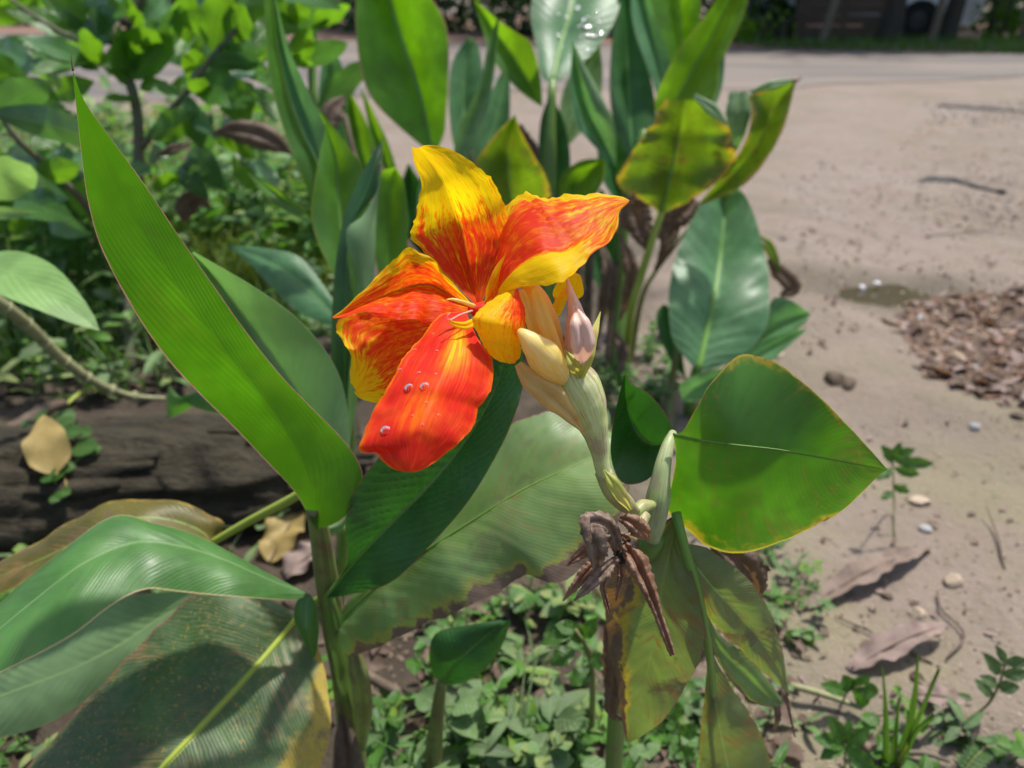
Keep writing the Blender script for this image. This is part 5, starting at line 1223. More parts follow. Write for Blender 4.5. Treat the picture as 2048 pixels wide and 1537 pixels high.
# dark curled dead leaf in the shrub's shade
for pts, w, dd, lb_, sd in (([(425, 268), (470, 262), (530, 275), (585, 308)], [4, 24, 26, 3], [1.5, 1.48, 1.48, 1.5], "large dark dead leaf curled behind the tall folded leaf", 2),
                            ([(310, 312), (345, 300), (380, 288)], [3, 11, 4], [1.5, 1.49, 1.5], "small dark dead leaf hanging by the shrub's stem", 3),
                            ([(368, 445), (375, 410), (400, 400), (420, 415)], [6, 26, 20, 4], [1.7, 1.69, 1.69, 1.7], "brown dead leaf among the weeds behind the tall leaf", 4)):
    o = strap("dead_leaf", "dry_leaf_brown", None, pts, w, dd, bulge=0.5, edge=0.12, seed=sd); tag(o, lb_, "dead leaf")

# ---------------------------------------------------------------- ground cover, weeds, grass
def in_poly(x, y, poly):
    ok = False
    for i in range(len(poly)):
        (x1, y1), (x2, y2) = poly[i], poly[i - 1]
        if (y1 > y) != (y2 > y) and x < (x2 - x1) * (y - y1) / (y2 - y1) + x1: ok = not ok
    return ok
def scatter(poly, n, r_):
    out = []
    x0, x1 = min(p[0] for p in poly), max(p[0] for p in poly); y0, y1 = min(p[1] for p in poly), max(p[1] for p in poly)
    while len(out) < n:
        x, y = r_.uniform(x0, x1), r_.uniform(y0, y1)
        if in_poly(x, y, poly): out.append((x, y))
    return out
cr_ = random.Random(5)
def weed_tuft(mb, c, h, nl, lw):
    ld = cr_.uniform(0, 6.28); n00 = len(mb.v); rv = cr_.random(); kind = cr_.choice((0, 0, 1, 1, 2, 3)); lw *= cr_.uniform(.55, 1.25)
    lean = Vector((cr_.uniform(-.35, .35), cr_.uniform(-.35, .35), 1)) * h
    if kind == 3:                                                   # grassy
        for q in range(nl):
            a = cr_.uniform(0, 6.28); sd = Vector((-math.sin(a), math.cos(a), 0)); hh = h * cr_.uniform(.8, 1.8) + .02; rows = []
            for u in (0, .35, .7, 1.0):
                p = c + Vector((math.cos(a) * hh * .6 * u * u, math.sin(a) * hh * .6 * u * u, hh * (u - .3 * u * u))); ww = lw * .09 * (1 - u) + .0003
                rows.append([p - sd * ww, p + sd * ww])
            mb.grid(rows)
    else:
        for q in range(nl):
            u = (q + 1) / nl if kind == 1 else cr_.uniform(.5, 1.0)
            a = ld + q * (3.14 if kind == 1 else 2.4) + (q // 2) * 1.57 * (kind == 1) + cr_.uniform(-.4, .4)
            st = c + lean * u; out = lw * (.35 if kind == 0 else .1)
            b = st + Vector((math.cos(a) * out, math.sin(a) * out, cr_.uniform(-.2, .2) * h * (kind == 0)))
            ln = lw * cr_.uniform(.8, 1.3) * (1.5 if kind == 1 else 1.0); wd = lw * (cr_.uniform(.75, 1.05) if kind == 0 else cr_.uniform(.35, .55) if kind == 1 else cr_.uniform(.5, .8))
            tp = b + Vector((math.cos(a), math.sin(a), cr_.uniform(-.35, .5))) * ln
            sleaf(mb, b, tp, wd, Vector((-math.sin(a), math.cos(a), cr_.uniform(-.5, .5))), cr_.uniform(.0, .12), cr_.uniform(.05, .4), nu=6, nv=2, prof=((0.34, 0.62) if kind == 0 else (0.42, 0.8)), wave=.12, seed=q)
            if kind == 0: add_tube(mb, [st, b], [0.0008, 0.0007], ns=4, n=1, cap=False)
        add_tube(mb, [c - Vector((0, 0, .005)), c + lean * .5, c + lean], [0.0013, 0.0009], ns=4, n=3, cap=False)
    for i in range(n00, len(mb.v)): mb.red[i] = min(1, max(0, rv + .22 * math.sin(i * .11)))
def cover(name, poly, n, hmin, hmax, lwmin, lwmax, mats, label, hfun=None):
    mbs = [MB() for _ in mats]
    for x, y in scatter(poly, n, cr_):
        weed_tuft(cr_.choice(mbs), GG(x, y), cr_.uniform(hmin, hmax), cr_.randint(4, 8), cr_.uniform(lwmin, lwmax))
    for m_, mt in zip(mbs, mats):
        o = m_.build(name, MAT[mt]); o["kind"] = "stuff"; tag(o, label + (" in brighter green" if mt == "weed_leaf" else " in dull grey-green"), "weeds")
cover("ground_weeds", [(860, 1250), (1000, 1200), (1220, 1180), (1250, 1400), (1240, 1600), (720, 1640), (760, 1450)], 95, .012, .09, .012, .034, ["weed_leaf", "weed_leaf_dull"], "small leafy weeds carpeting the soil under the cannas")
cover("ground_weeds", [(1240, 1300), (1420, 1250), (1620, 1400), (1640, 1640), (1240, 1640)], 40, .01, .045, .010, .026, ["weed_leaf", "weed_leaf_dull"], "sparse weeds below the dying leaf")
cover("ground_weeds", [(-200, 720), (-200, 560), (330, 480), (700, 420), (760, 640), (560, 760), (330, 780), (100, 830)], 260, .02, .14, .016, .045, ["weed_leaf", "weed_leaf_dull"], "weeds growing behind the log")
cover("ground_weeds", [(330, 430), (420, 320), (700, 300), (760, 430), (700, 520), (360, 560)], 210, .03, .17, .014, .04, ["weed_leaf", "weed_leaf_dull"], "taller weeds behind the tall leaf")
def tall_weeds(poly, n, label, mat):
    mb = MB()
    for x, y in scatter(poly, n, cr_):
        c = GG(x, y); h = cr_.uniform(.12, .42); nl = cr_.randint(7, 13); n00 = len(mb.v); rv = cr_.uniform(.3, 1)
        lean = Vector((cr_.uniform(-.3, .3), cr_.uniform(-.3, .3), 1)) * h
        for q in range(nl):
            u = .25 + .75 * (q + 1) / nl; a = q * 2.4 + cr_.uniform(-.5, .5); b = c + lean * u
            tp = b + Vector((math.cos(a), math.sin(a), cr_.uniform(-.3, .6))) * cr_.uniform(.04, .10)
            sleaf(mb, b, tp, cr_.uniform(.018, .045), Vector((-math.sin(a), math.cos(a), cr_.uniform(-.4, .4))), cr_.uniform(0, .12), .2, nu=6, nv=2, prof=(0.42, .8), wave=.1, seed=q)
        add_tube(mb, [c, c + lean * .5, c + lean], [.0028, .0016], ns=5, n=3, cap=False)
        for i in range(n00, len(mb.v)): mb.red[i] = min(1, max(0, rv + .2 * math.sin(i * .11)))
    o = mb.build("tall_weeds", MAT[mat]); o["kind"] = "stuff"; tag(o, label, "weeds")
tall_weeds([(-120, 520), (-120, 380), (330, 360), (360, 500), (250, 620), (-60, 640)], 90, "knee-high leafy weeds under the shrub at the left", "weed_leaf")
tall_weeds([(340, 520), (380, 400), (700, 360), (720, 520), (600, 600)], 80, "knee-high leafy weeds between the tall leaf and the back cannas", "weed_leaf")
tall_weeds([(40, 330), (560, 300), (640, 350), (300, 400), (40, 400)], 40, "leafy weeds along the grass behind the shrub", "weed_leaf_dull")
cover("ground_weeds", [(1380, 1060), (1500, 1040), (1640, 1180), (1620, 1300), (1480, 1250)], 34, .006, .03, .01, .02, ["weed_leaf", "weed_leaf_dull"], "tiny seedlings in the mud beside the dying leaf")
cover("ground_weeds", [(1640, 1420), (1760, 1400), (2100, 1460), (2100, 1640), (1600, 1640)], 26, .006, .03, .01, .02, ["weed_leaf", "weed_leaf_dull"], "tiny seedlings in the near corner of the mud")
cover("ground_weeds", [(1180, 740), (1330, 640), (1380, 760), (1260, 900), (1150, 900)], 60, .01, .05, .015, .03, ["weed_leaf", "weed_leaf_dull"], "small weeds at the foot of the back canna clump")
cover("ground_weeds", [(-150, 1000), (420, 1000), (640, 1100), (640, 1640), (-200, 1640)], 90, .01, .05, .014, .03, ["weed_leaf", "weed_leaf_dull"], "weeds in the shade under the low leaves")

def grass_patch(name, poly, n, h0, h1, w, mat, label):
    mb = MB()
    for x, y in scatter(poly, n, cr_):
        c = GG(x, y); a = cr_.uniform(0, 6.28); h = cr_.uniform(h0, h1); ln = Vector((math.cos(a), math.sin(a), 0)) * h * cr_.uniform(.1, .7)
        sd = Vector((-math.sin(a), math.cos(a), 0)); q = []
        for u in (0, .5, 1.0):
            p = c + ln * u * u + Vector((0, 0, h * (u - .25 * u * u * cr_.random())))
            ww = w * (1 - u) * .5 + .0004
            q.append([p - sd * ww, p + sd * ww])
        rv = cr_.random(); mb.grid(q, reds=[[rv, rv]] * 3)
    o = mb.build(name, MAT[mat]); o["kind"] = "stuff"; tag(o, label, "grass")
grass_patch("grass", [(-100, 240), (420, 215), (720, 230), (700, 330), (300, 400), (-100, 420)], 5200, .03, .10, .007, "dry_grass", "short sunlit yellow-green grass between the shrub and the road")
grass_patch("grass", [(300, 420), (480, 330), (720, 300), (780, 430), (700, 600), (380, 620)], 2600, .04, .16, .006, "dry_grass", "fine sunlit grass among the weeds behind the tall leaf")
grass_patch("grass", [(-150, 480), (330, 430), (620, 420), (640, 700), (200, 780), (-150, 760)], 1500, .04, .15, .006, "grass_blade", "fine green grass among the weeds behind the log")
grass_patch("grass", [(1650, 104), (2250, 116), (2250, 92), (1650, 84)], 2600, .05, .24, .02, "grass_blade", "green grass on the far verge in front of the car")
grass_patch("grass", [(1500, 98), (1660, 102), (1660, 88), (1500, 86)], 500, .06, .2, .03, "grass_blade", "thin grass on the far verge under the bright bush")

# single weeds that stand apart
def sprig(x, y, label, stem, leaves, mat="weed_leaf", r=0.0016, d0=None):
    o = thing("weed_plant", label, "weed", GG(x, y))
    tube("stem", MAT["stem_old"], o, [WLOC[o.name]] + [P(*p) for p in stem], [r, r * .9, r * .6], ns=6)
    for b, tp, w in leaves: shrub_leaf(b[:2], tp[:2], w, b[2], tp[2], mat, .3, .06, (0.45, .8), o)
    return o
def gd(x, y): return (GG(x, y) - EYE).dot(FWD)
d = gd(1960, 1420)
sprig(1935, 1440, "dark-stemmed weed with long oval leaves at the right edge of the mud", [(1975, 1410, d - .02), (1998, 1370, d - .05), (2012, 1320, d - .09)],
      [((2010, 1325, d - .09), (1990, 1290, d - .1), 18), ((2000, 1350, d - .07), (1966, 1305, d - .08), 26), ((2012, 1325, d - .09), (2060, 1322, d - .1), 26), ((2005, 1350, d - .07), (2060, 1345, d - .08), 28), ((1995, 1372, d - .05), (2040, 1375, d - .06), 28), ((1995, 1372, d - .05), (1958, 1352, d - .06), 24), ((1985, 1395, d - .03), (1948, 1358, d - .03), 22), ((1945, 1400, d - .02), (1912, 1388, d - .02), 14)], "weed_leaf_dull")
d = gd(1690, 1520)
sprig(1690, 1545, "bushy little weed with pointed leaves at the foot of the grass blades", [(1690, 1520, d - .01), (1688, 1490, d - .04)],
      [((1688, 1490, d - .04), (1655, 1430, d - .05), 34), ((1688, 1490, d - .04), (1625, 1478, d - .05), 34), ((1690, 1490, d - .04), (1740, 1455, d - .05), 34), ((1690, 1492, d - .04), (1752, 1540, d - .05), 36), ((1688, 1492, d - .04), (1640, 1520, d - .05), 30), ((1688, 1488, d - .04), (1700, 1440, d - .04), 26)])
d = gd(1810, 955)
sprig(1790, 1080, "tall thin weed with small whorled leaves beside the right-hand leaf's tip", [(1788, 1000, d - .12), (1785, 920, d - .24)],
      [((1786, 925, d - .24), (1762, 890, d - .25), 22), ((1786, 920, d - .24), (1800, 885, d - .25), 22), ((1786, 920, d - .24), (1868, 928, d - .22), 26), ((1788, 935, d - .23), (1840, 950, d - .22), 22), ((1786, 940, d - .23), (1750, 960, d - .23), 22), ((1786, 970, d - .18), (1820, 985, d - .18), 18), ((1787, 985, d - .16), (1762, 1000, d - .16), 18), ((1788, 910, d - .24), (1830, 900, d - .24), 22)])
d = gd(1700, 1230)
sprig(1600, 1310, "round-leaved weed in the mud below the first dry leaf", [(1600, 1290, d - .05)],
      [((1600, 1290, d - .05), (1570, 1262, d - .06), 34), ((1600, 1290, d - .05), (1625, 1262, d - .06), 34), ((1600, 1292, d - .05), (1568, 1310, d - .05), 32), ((1602, 1296, d - .05), (1632, 1310, d - .05), 30), ((1600, 1292, d - .05), (1615, 1345, d - .06), 30)])
d = gd(1690, 1400)
sprig(1685, 1400, "trailing weed with rounded leaves near the second dry leaf", [(1700, 1380, d - .03), (1730, 1372, d - .04)],
      [((1690, 1385, d - .02), (1640, 1370, d - .03), 30), ((1700, 1380, d - .03), (1685, 1350, d - .04), 34), ((1715, 1376, d - .03), (1758, 1385, d - .03), 36), ((1700, 1382, d - .03), (1740, 1350, d - .04), 30), ((1720, 1376, d - .03), (1722, 1420, d - .02), 34), ((1742, 1425, d - .01), (1758, 1470, d - .02), 34)])
d = gd(1390, 1480)
sprig(1365, 1560, "bright lobed weed leafing at the foot of the dying leaf", [(1362, 1500, d - .04), (1355, 1440, d - .08)],
      [((1355, 1440, d - .08), (1345, 1400, d - .09), 36), ((1358, 1460, d - .07), (1330, 1450, d - .08), 34), ((1360, 1470, d - .06), (1395, 1450, d - .07), 34), ((1362, 1500, d - .04), (1338, 1510, d - .05), 36), ((1362, 1505, d - .04), (1392, 1510, d - .05), 34), ((1365, 1540, d), (1350, 1560, d), 40)])
d = gd(950, 1450)
sprig(940, 1560, "weed with a pale two-lobed leaf in the bottom centre", [(935, 1510, d - .05), (930, 1470, d - .08)],
      [((935, 1500, d - .06), (905, 1412, d - .08), 40), ((938, 1500, d - .06), (962, 1410, d - .08), 42), ((930, 1510, d - .05), (900, 1500, d - .05), 36), ((945, 1520, d - .04), (985, 1500, d - .05), 36)], "weed_leaf_dull")
d = gd(1150, 1300)
sprig(1180, 1500, "upright weed with a green stem and pale leaves between the two large leaves", [(1185, 1400, d - .22), (1180, 1310, d - .28), (1150, 1260, d - .3)],
      [((1150, 1262, d - .3), (1080, 1290, d - .3), 30), ((1165, 1285, d - .29), (1130, 1240, d - .3), 34), ((1180, 1310, d - .28), (1215, 1330, d - .28), 34), ((1160, 1275, d - .29), (1195, 1235, d - .3), 34), ((1150, 1300, d - .29), (1100, 1330, d - .29), 40), ((1182, 1340, d - .26), (1140, 1370, d - .26), 38), ((1150, 1262, d - .3), (1110, 1250, d - .3), 30)], r=0.0035)

gt = thing("grass_tuft", "tuft of long upright green grass blades at the bottom of the mud", "grass tuft", GG(1790, 1560))
d = gd(1790, 1540)
for b, m_, tp, w, mt in (((1772, 1540), (1772, 1440), (1766, 1336), 14, "grass_blade"), ((1800, 1520), (1825, 1420), (1838, 1312), 18, "grass_blade"), ((1805, 1510), (1845, 1420), (1880, 1342), 11, "grass_blade"),
                         ((1800, 1530), (1830, 1470), (1870, 1432), 14, "grass_blade"), ((1795, 1540), (1806, 1510), (1815, 1490), 10, "dry_grass"), ((1785, 1545), (1790, 1480), (1800, 1400), 14, "grass_blade")):
    pts = [P(b[0], b[1], d), P(m_[0], m_[1], d - .05), P(tp[0], tp[1], d - .09)]
    path = resample(pts, 12); mb = MB(); rows = []
    for i, p in enumerate(path):
        ww = w * .5 * d / FPX * (1 - (i / 12) ** 2) + .0002
        rows.append([p - RT * ww, p + Vector((0, .004, 0)), p + RT * ww])
    mb.grid(rows); mb.build("blade", MAT[mt], gt)
tag(tube("dry_stalk", MAT["post_wood"], None, [GG(1838, 1480) + Vector((0, 0, .03)), GG(1880, 1445) + Vector((0, 0, .025)), GG(1900, 1440) + Vector((0, 0, .01))], [0.0022, 0.002, 0.0012], ns=6, origin=GG(1838, 1480)), "bent straw-coloured stalk leaning right of the grass tuft", "dry stalk")
tag(tube("dry_stalk", MAT["post_wood"], None, [GG(1808, 1516) + Vector((0, 0, .008)), GG(1850, 1520) + Vector((0, 0, .01)), GG(1895, 1534) + Vector((0, 0, .008))], [0.003, 0.003, 0.002], ns=6, origin=GG(1808, 1516)), "thick straw stalk lying at the foot of the grass tuft", "dry stalk")
tag(tube("fallen_twig", MAT["dead_stem"], None, [GG(1890, 1325) + Vector((0, 0, .006)), GG(1925, 1278) + Vector((0, 0, .008)), GG(1880, 1225) + Vector((0, 0, .006)), GG(1872, 1192) + Vector((0, 0, .008))], [0.0012, 0.002, 0.0015, 0.0016, 0.0012], ns=6, origin=GG(1925, 1278)), "thin dark crooked twig on the mud near the second dry leaf", "twig")
tag(tube("fallen_stick", MAT["cane"], None, [GG(1575, 1395) + Vector((0, 0, .02)), GG(1650, 1410) + Vector((0, 0, .015)), GG(1720, 1432) + Vector((0, 0, .012))], [0.004, 0.004, 0.0025], ns=8, origin=GG(1650, 1410)), "pale stick lying in the mud at the end of the dying leaf", "stick")
tag(tube("fallen_stick", MAT["dead_stem"], None, [GG(735, 1410) + Vector((0, 0, .05)), GG(800, 1440) + Vector((0, 0, .045)), GG(880, 1470) + Vector((0, 0, .03))], [0.006, 0.006, 0.004], ns=8, origin=GG(800, 1440)), "grey stick lying in the shade right of the near stem", "stick")
# fern-like sprig
fs = thing("feathery_sprig", "low feathery sprig with paired leaflets in the bottom right corner", "weed", GG(1950, 1540))
fp = [GG(1920, 1560) + Vector((0, 0, .01)), GG(1950, 1530) + Vector((0, 0, .02)), GG(1985, 1515) + Vector((0, 0, .02)), GG(2015, 1505) + Vector((0, 0, .015))]
tube("stem", MAT["stem_old"], fs, fp, [0.0012, 0.0008], ns=5)
pth = resample(fp, 14); mb = MB()
for i in range(1, 14):
    t = (pth[i + 1] - pth[i - 1]).normalized(); s_ = t.cross(Vector((0, 0, 1))).normalized()
    for q in (-1, 1):
        sleaf(mb, pth[i], pth[i] + (s_ * q + t * .4) * .013, .007, t, .05, .1, nu=4, nv=1)
mb.build("leaflets", MAT["weed_leaf"], fs)

# ---------------------------------------------------------------- dry leaves, stones, rubble
def dry_on_ground(b, tp, w, label, mat="dry_leaf", lift=.012, fold=.35, droop=.05):
    pb, pt = GG(*b) + Vector((0, 0, .004)), GG(*tp) + Vector((0, 0, lift))
    o = thing("dry_leaf", label, "dry leaf", (pb + pt) * .5)
    mb = MB(); side = (pt - pb).normalized().cross(Vector((0, 0, 1)))
    sleaf(mb, pb, pt, w, side, droop, fold, nu=40, nv=8, prof=(0.42, 0.62), wave=.28, seed=b[0])
    for v_ in mb.v: v_ += Vector((mnoise.noise(v_ * 60), mnoise.noise(v_ * 60 + Vector((5, 0, 0))), 1.2 * mnoise.noise(v_ * 45 + Vector((0, 9, 0))))) * .004
    bl = mb.build("blade", MAT[mat], o)
    tube("midrib", MAT["dry_leaf_brown"], bl, [pb + Vector((0, 0, .001)), (pb + pt) * .5 + Vector((0, 0, droop * (pt - pb).length + .001)), pt], [.0016, .0012, .0004], ns=5)
simple_mat("dry_leaf_mauve", (0.155, 0.112, 0.088), (0.22, 0.165, 0.132), 25, 0.7, 0.4, 120, (1, 1, 1), 0.1, (0.4, 0.2, 0.12))
dry_on_ground((1605, 1225), (1858, 1108), 0.034, "long mauve-brown dry leaf on the mud, the farther of the two", "dry_leaf_mauve")
dry_on_ground((1700, 1345), (1885, 1272), 0.036, "greyish tan dry leaf on the mud, the nearer of the two", "dry_leaf", fold=.45, lift=.02)
dry_on_ground((1830, 1395), (1925, 1420), 0.035, "small pale dry leaf half buried behind the grass tuft", "dry_leaf")
dry_on_ground((1750, 1540), (1775, 1490), 0.04, "pinkish dry leaf at the foot of the bushy little weed", "dry_leaf_mauve")
dry_on_ground((1960, 1490), (1890, 1460), 0.03, "curled brown dry leaf right of the bent stalk", "dry_leaf_mauve")
dry_on_ground((985, 1440), (1080, 1470), 0.05, "dark brown dry leaf among the weeds at bottom centre", "dry_leaf_brown")
dry_on_ground((540, 1130), (610, 1060), 0.06, "yellow-brown dry leaf behind the near canna stem", "yellow_leaf", lift=.04)
dry_on_ground((570, 1160), (660, 1120), 0.05, "pale pinkish dry leaf by the near canna stem", "dry_leaf", lift=.03)

def rock_mesh(seed, flat=0.6):
    r_ = random.Random(seed); bm = bmesh.new(); bmesh.ops.create_icosphere(bm, subdivisions=2, radius=1.0)
    pl = [(Vector((r_.gauss(0, 1), r_.gauss(0, 1), r_.gauss(0, 1))).normalized(), r_.uniform(.55, .85)) for _ in range(7)]
    for v in bm.verts:
        for nn, dd in pl:
            k_ = v.co.dot(nn)
            if k_ > dd: v.co -= nn * (k_ - dd)
        v.co *= 1 + .08 * mnoise.noise(v.co * 2 + Vector((seed, 0, 0))); v.co.z *= flat
    me = bpy.data.meshes.new("rock"); bm.to_mesh(me); bm.free(); return me
ROCKS = {}
for mt in ("stone_tan", "stone_brown", "stone_grey", "clod", "stone_white"):
    ROCKS[mt] = []
    for q in range(5):
        me = rock_mesh(q + 11 * len(ROCKS), .45 + .1 * q); me.materials.append(MAT[mt]); ROCKS[mt].append(me)
def shard_mesh(seed):
    r_ = random.Random(seed); n_ = r_.randint(4, 7); vs = []; fs_ = []
    pts = [(math.cos(2 * math.pi * (q + r_.uniform(-.3, .3)) / n_) * r_.uniform(.6, 1.1), math.sin(2 * math.pi * (q + r_.uniform(-.3, .3)) / n_) * r_.uniform(.4, .8)) for q in range(n_)]
    th = r_.uniform(.10, .3)
    for z, k_ in ((-th, 1), (th, .82)): vs += [(x * k_, y * k_, z + r_.uniform(-.05, .05)) for x, y in pts]
    fs_.append(tuple(range(n_))[::-1]); fs_.append(tuple(range(n_, 2 * n_)))
    for q in range(n_): fs_.append((q, (q + 1) % n_, n_ + (q + 1) % n_, n_ + q))
    me = bpy.data.meshes.new("shard"); me.from_pydata(vs, [], fs_); me.update(); return me
simple_mat("chip_dark", (0.085, 0.055, 0.04), (0.14, 0.095, 0.07), 30, 0.85, 0.4, 160)
simple_mat("chip_red", (0.20, 0.105, 0.07), (0.27, 0.155, 0.105), 30, 0.85, 0.4, 160)
SHARDS = {}
for mt in ("stone_tan", "stone_brown", "stone_grey", "chip_dark", "chip_red"):
    SHARDS[mt] = []
    for q in range(7):
        me = shard_mesh(q * 13 + len(SHARDS) * 101); me.materials.append(MAT[mt]); SHARDS[mt].append(me)
def stone(name, x, y, rpx, mt, label, cat, group=None, asp=1.0, sink=.3, lift=0.0):
    p = GG(x, y); r = rpx * (p - EYE).length / FPX
    o = bpy.data.objects.new(name, rnd.choice(ROCKS[mt])); COL.objects.link(o)
    o.location = p + Vector((0, 0, r * (.5 - sink) + lift)); o.scale = (r * asp, r, r); o.rotation_euler = (rnd.uniform(-.3, .3), rnd.uniform(-.3, .3), rnd.uniform(0, 6.28))
    tag(o, label, cat, group); return o
stone("pebble", 1905, 1166, 17, "stone_tan", "pale rounded pebble above the crooked twig", "pebble")
stone("pebble", 1948, 856, 11, "stone_grey", "small grey pebble on bare mud below the rubble heap", "pebble")
stone("pebble", 1850, 1060, 13, "stone_grey", "grey pebble right of the thin weed", "pebble")
stone("pebble", 1836, 1232, 14, "stone_tan", "dull flat pebble between the two dry leaves", "pebble")
stone("pebble", 1840, 1005, 16, "stone_tan", "pale orange flat stone behind the thin weed", "pebble", asp=1.5, sink=.45)
stone("pebble", 1555, 712, 12, "stone_tan", "pale stone by the tip of the blue-green leaves", "pebble", asp=1.3)
stone("mud_clod", 1670, 762, 20, "clod", "dark clod of earth above the right-hand leaf, left one of two", "clod", asp=1.1)
stone("mud_clod", 1695, 772, 16, "clod", "dark clod of earth above the right-hand leaf, right one of two", "clod", asp=1.2)
stone("mud_clod", 2035, 835, 14, "clod", "dark clod at the right edge below the rubble heap", "clod")
stone("mud_clod", 1850, 1105, 9, "clod", "small dark clod by the tip of the farther dry leaf", "clod")
stone("mud_clod", 1775, 1195, 12, "clod", "dark clod tucked under the farther dry leaf", "clod")
stone("white_stone", 1722, 588, 7, "stone_white", "whitish stone at the puddle's rim, left one of two", "stone", lift=.016)  # this and the next are added as bright glints on the water
stone("white_stone", 1752, 580, 7, "stone_white", "whitish stone at the puddle's rim, right one of two", "stone", lift=.018)
heap = [(1812, 630), (1870, 616), (1950, 612), (2100, 596), (2100, 800), (2030, 790), (1950, 766), (1890, 745), (1835, 690)]
rr_ = random.Random(3)
chips = scatter(heap, 262, rr_) + [(x, y) for x, y in scatter([(1770, 660), (1830, 600), (2000, 590), (1900, 800), (1820, 730)], 34, rr_)]
CL = {"stone_tan": "pale tan flat stone chip in the rubble heap beside the puddle", "stone_brown": "dull brown flat chip in the rubble heap beside the puddle", "stone_grey": "grey flat stone chip in the rubble heap beside the puddle",
      "chip_dark": "dark brown flat chip in the rubble heap beside the puddle", "chip_red": "reddish brown flat chip in the rubble heap beside the puddle"}
for i, (x, y) in enumerate(chips):
    mt = rr_.choice(["stone_tan", "stone_tan", "stone_brown", "stone_brown", "stone_brown", "chip_red", "chip_red", "chip_dark", "chip_dark", "stone_grey"] if i % 3 else ["stone_tan", "stone_brown", "chip_dark"])
    p = GG(x, y); r = rr_.uniform(5, 13.5) * (p - EYE).length / FPX
    o = bpy.data.objects.new("rubble_chip", rr_.choice(SHARDS[mt])); COL.objects.link(o)
    o.location = p + Vector((0, 0, r * rr_.uniform(.1, .5))); o.scale = (r * rr_.uniform(.8, 1.5), r, r)
    o.rotation_euler = (rr_.gauss(0, .35), rr_.gauss(0, .35), rr_.uniform(0, 6.28))
    tag(o, CL[mt], "stone chip", "chips of the rubble heap")
# finer rubble between and grit strewn over the mud
def grit(name, poly, n, r0, r1, mat, label, zup=0.3):
    mb = MB()
    for x, y in scatter(poly, n, rr_):
        p = GG(x, y); r = rr_.uniform(r0, r1); a = rr_.uniform(0, 6.28); q = []
        for sx, sy, sz in ((1, 0, 0), (0, 1, 0), (-1, 0, 0), (0, -1, 0), (0, 0, .7), (0, 0, -.7)):
            v = Vector((sx * math.cos(a) - sy * math.sin(a), sx * math.sin(a) + sy * math.cos(a), sz)) * r * rr_.uniform(.6, 1.2)
            q.append(mb.vert(p + v + Vector((0, 0, r * zup))))
        for f in ((0, 1, 4), (1, 2, 4), (2, 3, 4), (3, 0, 4), (1, 0, 5), (2, 1, 5), (3, 2, 5), (0, 3, 5)): mb.f.append(tuple(q[k_] for k_ in f))
    o = mb.build(name, MAT[mat], smooth=False); o["kind"] = "stuff"; tag(o, label, "grit")
grit("grit", heap, 1100, .003, .011, "stone_brown", "fine brown rubble strewn between the heap chips")
grit("grit", [(1780, 640), (1850, 596), (2100, 575), (2100, 830), (1960, 800), (1850, 740)], 900, .003, .009, "chip_red", "reddish crumbs strewn round the rubble heap")
grit("grit", heap, 1100, .003, .010, "chip_dark", "fine brown rubble between the chips of the heap")
grit("grit", [(1560, 420), (2100, 250), (2100, 620), (1800, 640), (1580, 700)], 500, .002, .007, "stone_tan", "loose grit on the mud beyond the puddle")
grit("grit", [(1560, 330), (2100, 300), (2100, 640), (1800, 640), (1580, 700)], 260, .003, .008, "clod", "scattered dark crumbs on the mud beyond the puddle")
grit("grit", [(1800, 355), (2060, 350), (2100, 470), (1840, 430)], 280, .003, .010, "stone_dust", "grey-brown gravel round the nearer tar strip")
grit("grit", [(1840, 205), (2100, 200), (2100, 260), (1880, 250)], 220, .006, .014, "stone_dust", "grey-brown gravel round the farther tar strip")
grit("grit", [(1580, 300), (2100, 260), (2100, 420), (1600, 420)], 180, .003, .009, "stone_dust", "thin gravel on the mud between the tar strips")
grit("grit", [(1700, 380), (2100, 330), (2100, 480), (1760, 440)], 420, .003, .008, "stone_tan", "gravel patch near the tar strips")
grit("grit", [(1560, 760), (2100, 800), (2100, 1560), (1500, 1560), (1620, 1100)], 300, .001, .0035, "clod", "dark crumbs of soil over the near mud")
grit("grit", [(1560, 760), (2100, 800), (2100, 1560), (1500, 1560), (1620, 1100)], 300, .001, .003, "stone_tan", "pale grit over the near mud")
grit("grit", [(1800, 300), (2100, 180), (2100, 260), (1850, 240)], 300, .005, .012, "stone_tan", "road metal showing by the farther tar strip")
grit("grit", [(700, 1180), (1250, 1150), (1600, 1150), (1560, 1620), (700, 1620)], 900, .002, .007, "clod", "dark soil crumbs under the cannas")

def litter(poly, n, s0, s1, mat, label):
    mb = MB()
    for x, y in scatter(poly, n, rr_):
        p = GG(x, y); a = rr_.uniform(0, 6.28); ln = rr_.uniform(s0, s1); t_ = Vector((math.cos(a), math.sin(a), rr_.uniform(-.15, .25)))
        sleaf(mb, p + Vector((0, 0, .002)), p + t_ * ln + Vector((0, 0, .003)), ln * rr_.uniform(.25, .6), Vector((-math.sin(a), math.cos(a), rr_.uniform(-.5, .5))), rr_.uniform(0, .2), rr_.uniform(.1, .6), nu=5, nv=2, prof=(.45, .7), wave=.3, seed=x)
    o = mb.build("leaf_litter", MAT[mat]); o["kind"] = "stuff"; tag(o, label, "leaf litter")
litter([(1480, 1000), (1760, 820), (2100, 820), (2100, 1600), (1480, 1600)], 90, .006, .022, "dry_leaf_brown", "small brown leaf scraps strewn over the near mud")
litter([(1480, 1000), (1760, 820), (2100, 820), (2100, 1600), (1480, 1600)], 70, .005, .018, "dry_leaf", "small tan leaf scraps strewn over the near mud")
litter([(1560, 300), (2100, 220), (2100, 620), (1780, 640), (1580, 720)], 130, .012, .035, "dry_leaf_brown", "brown leaf scraps strewn over the mud by the puddle")
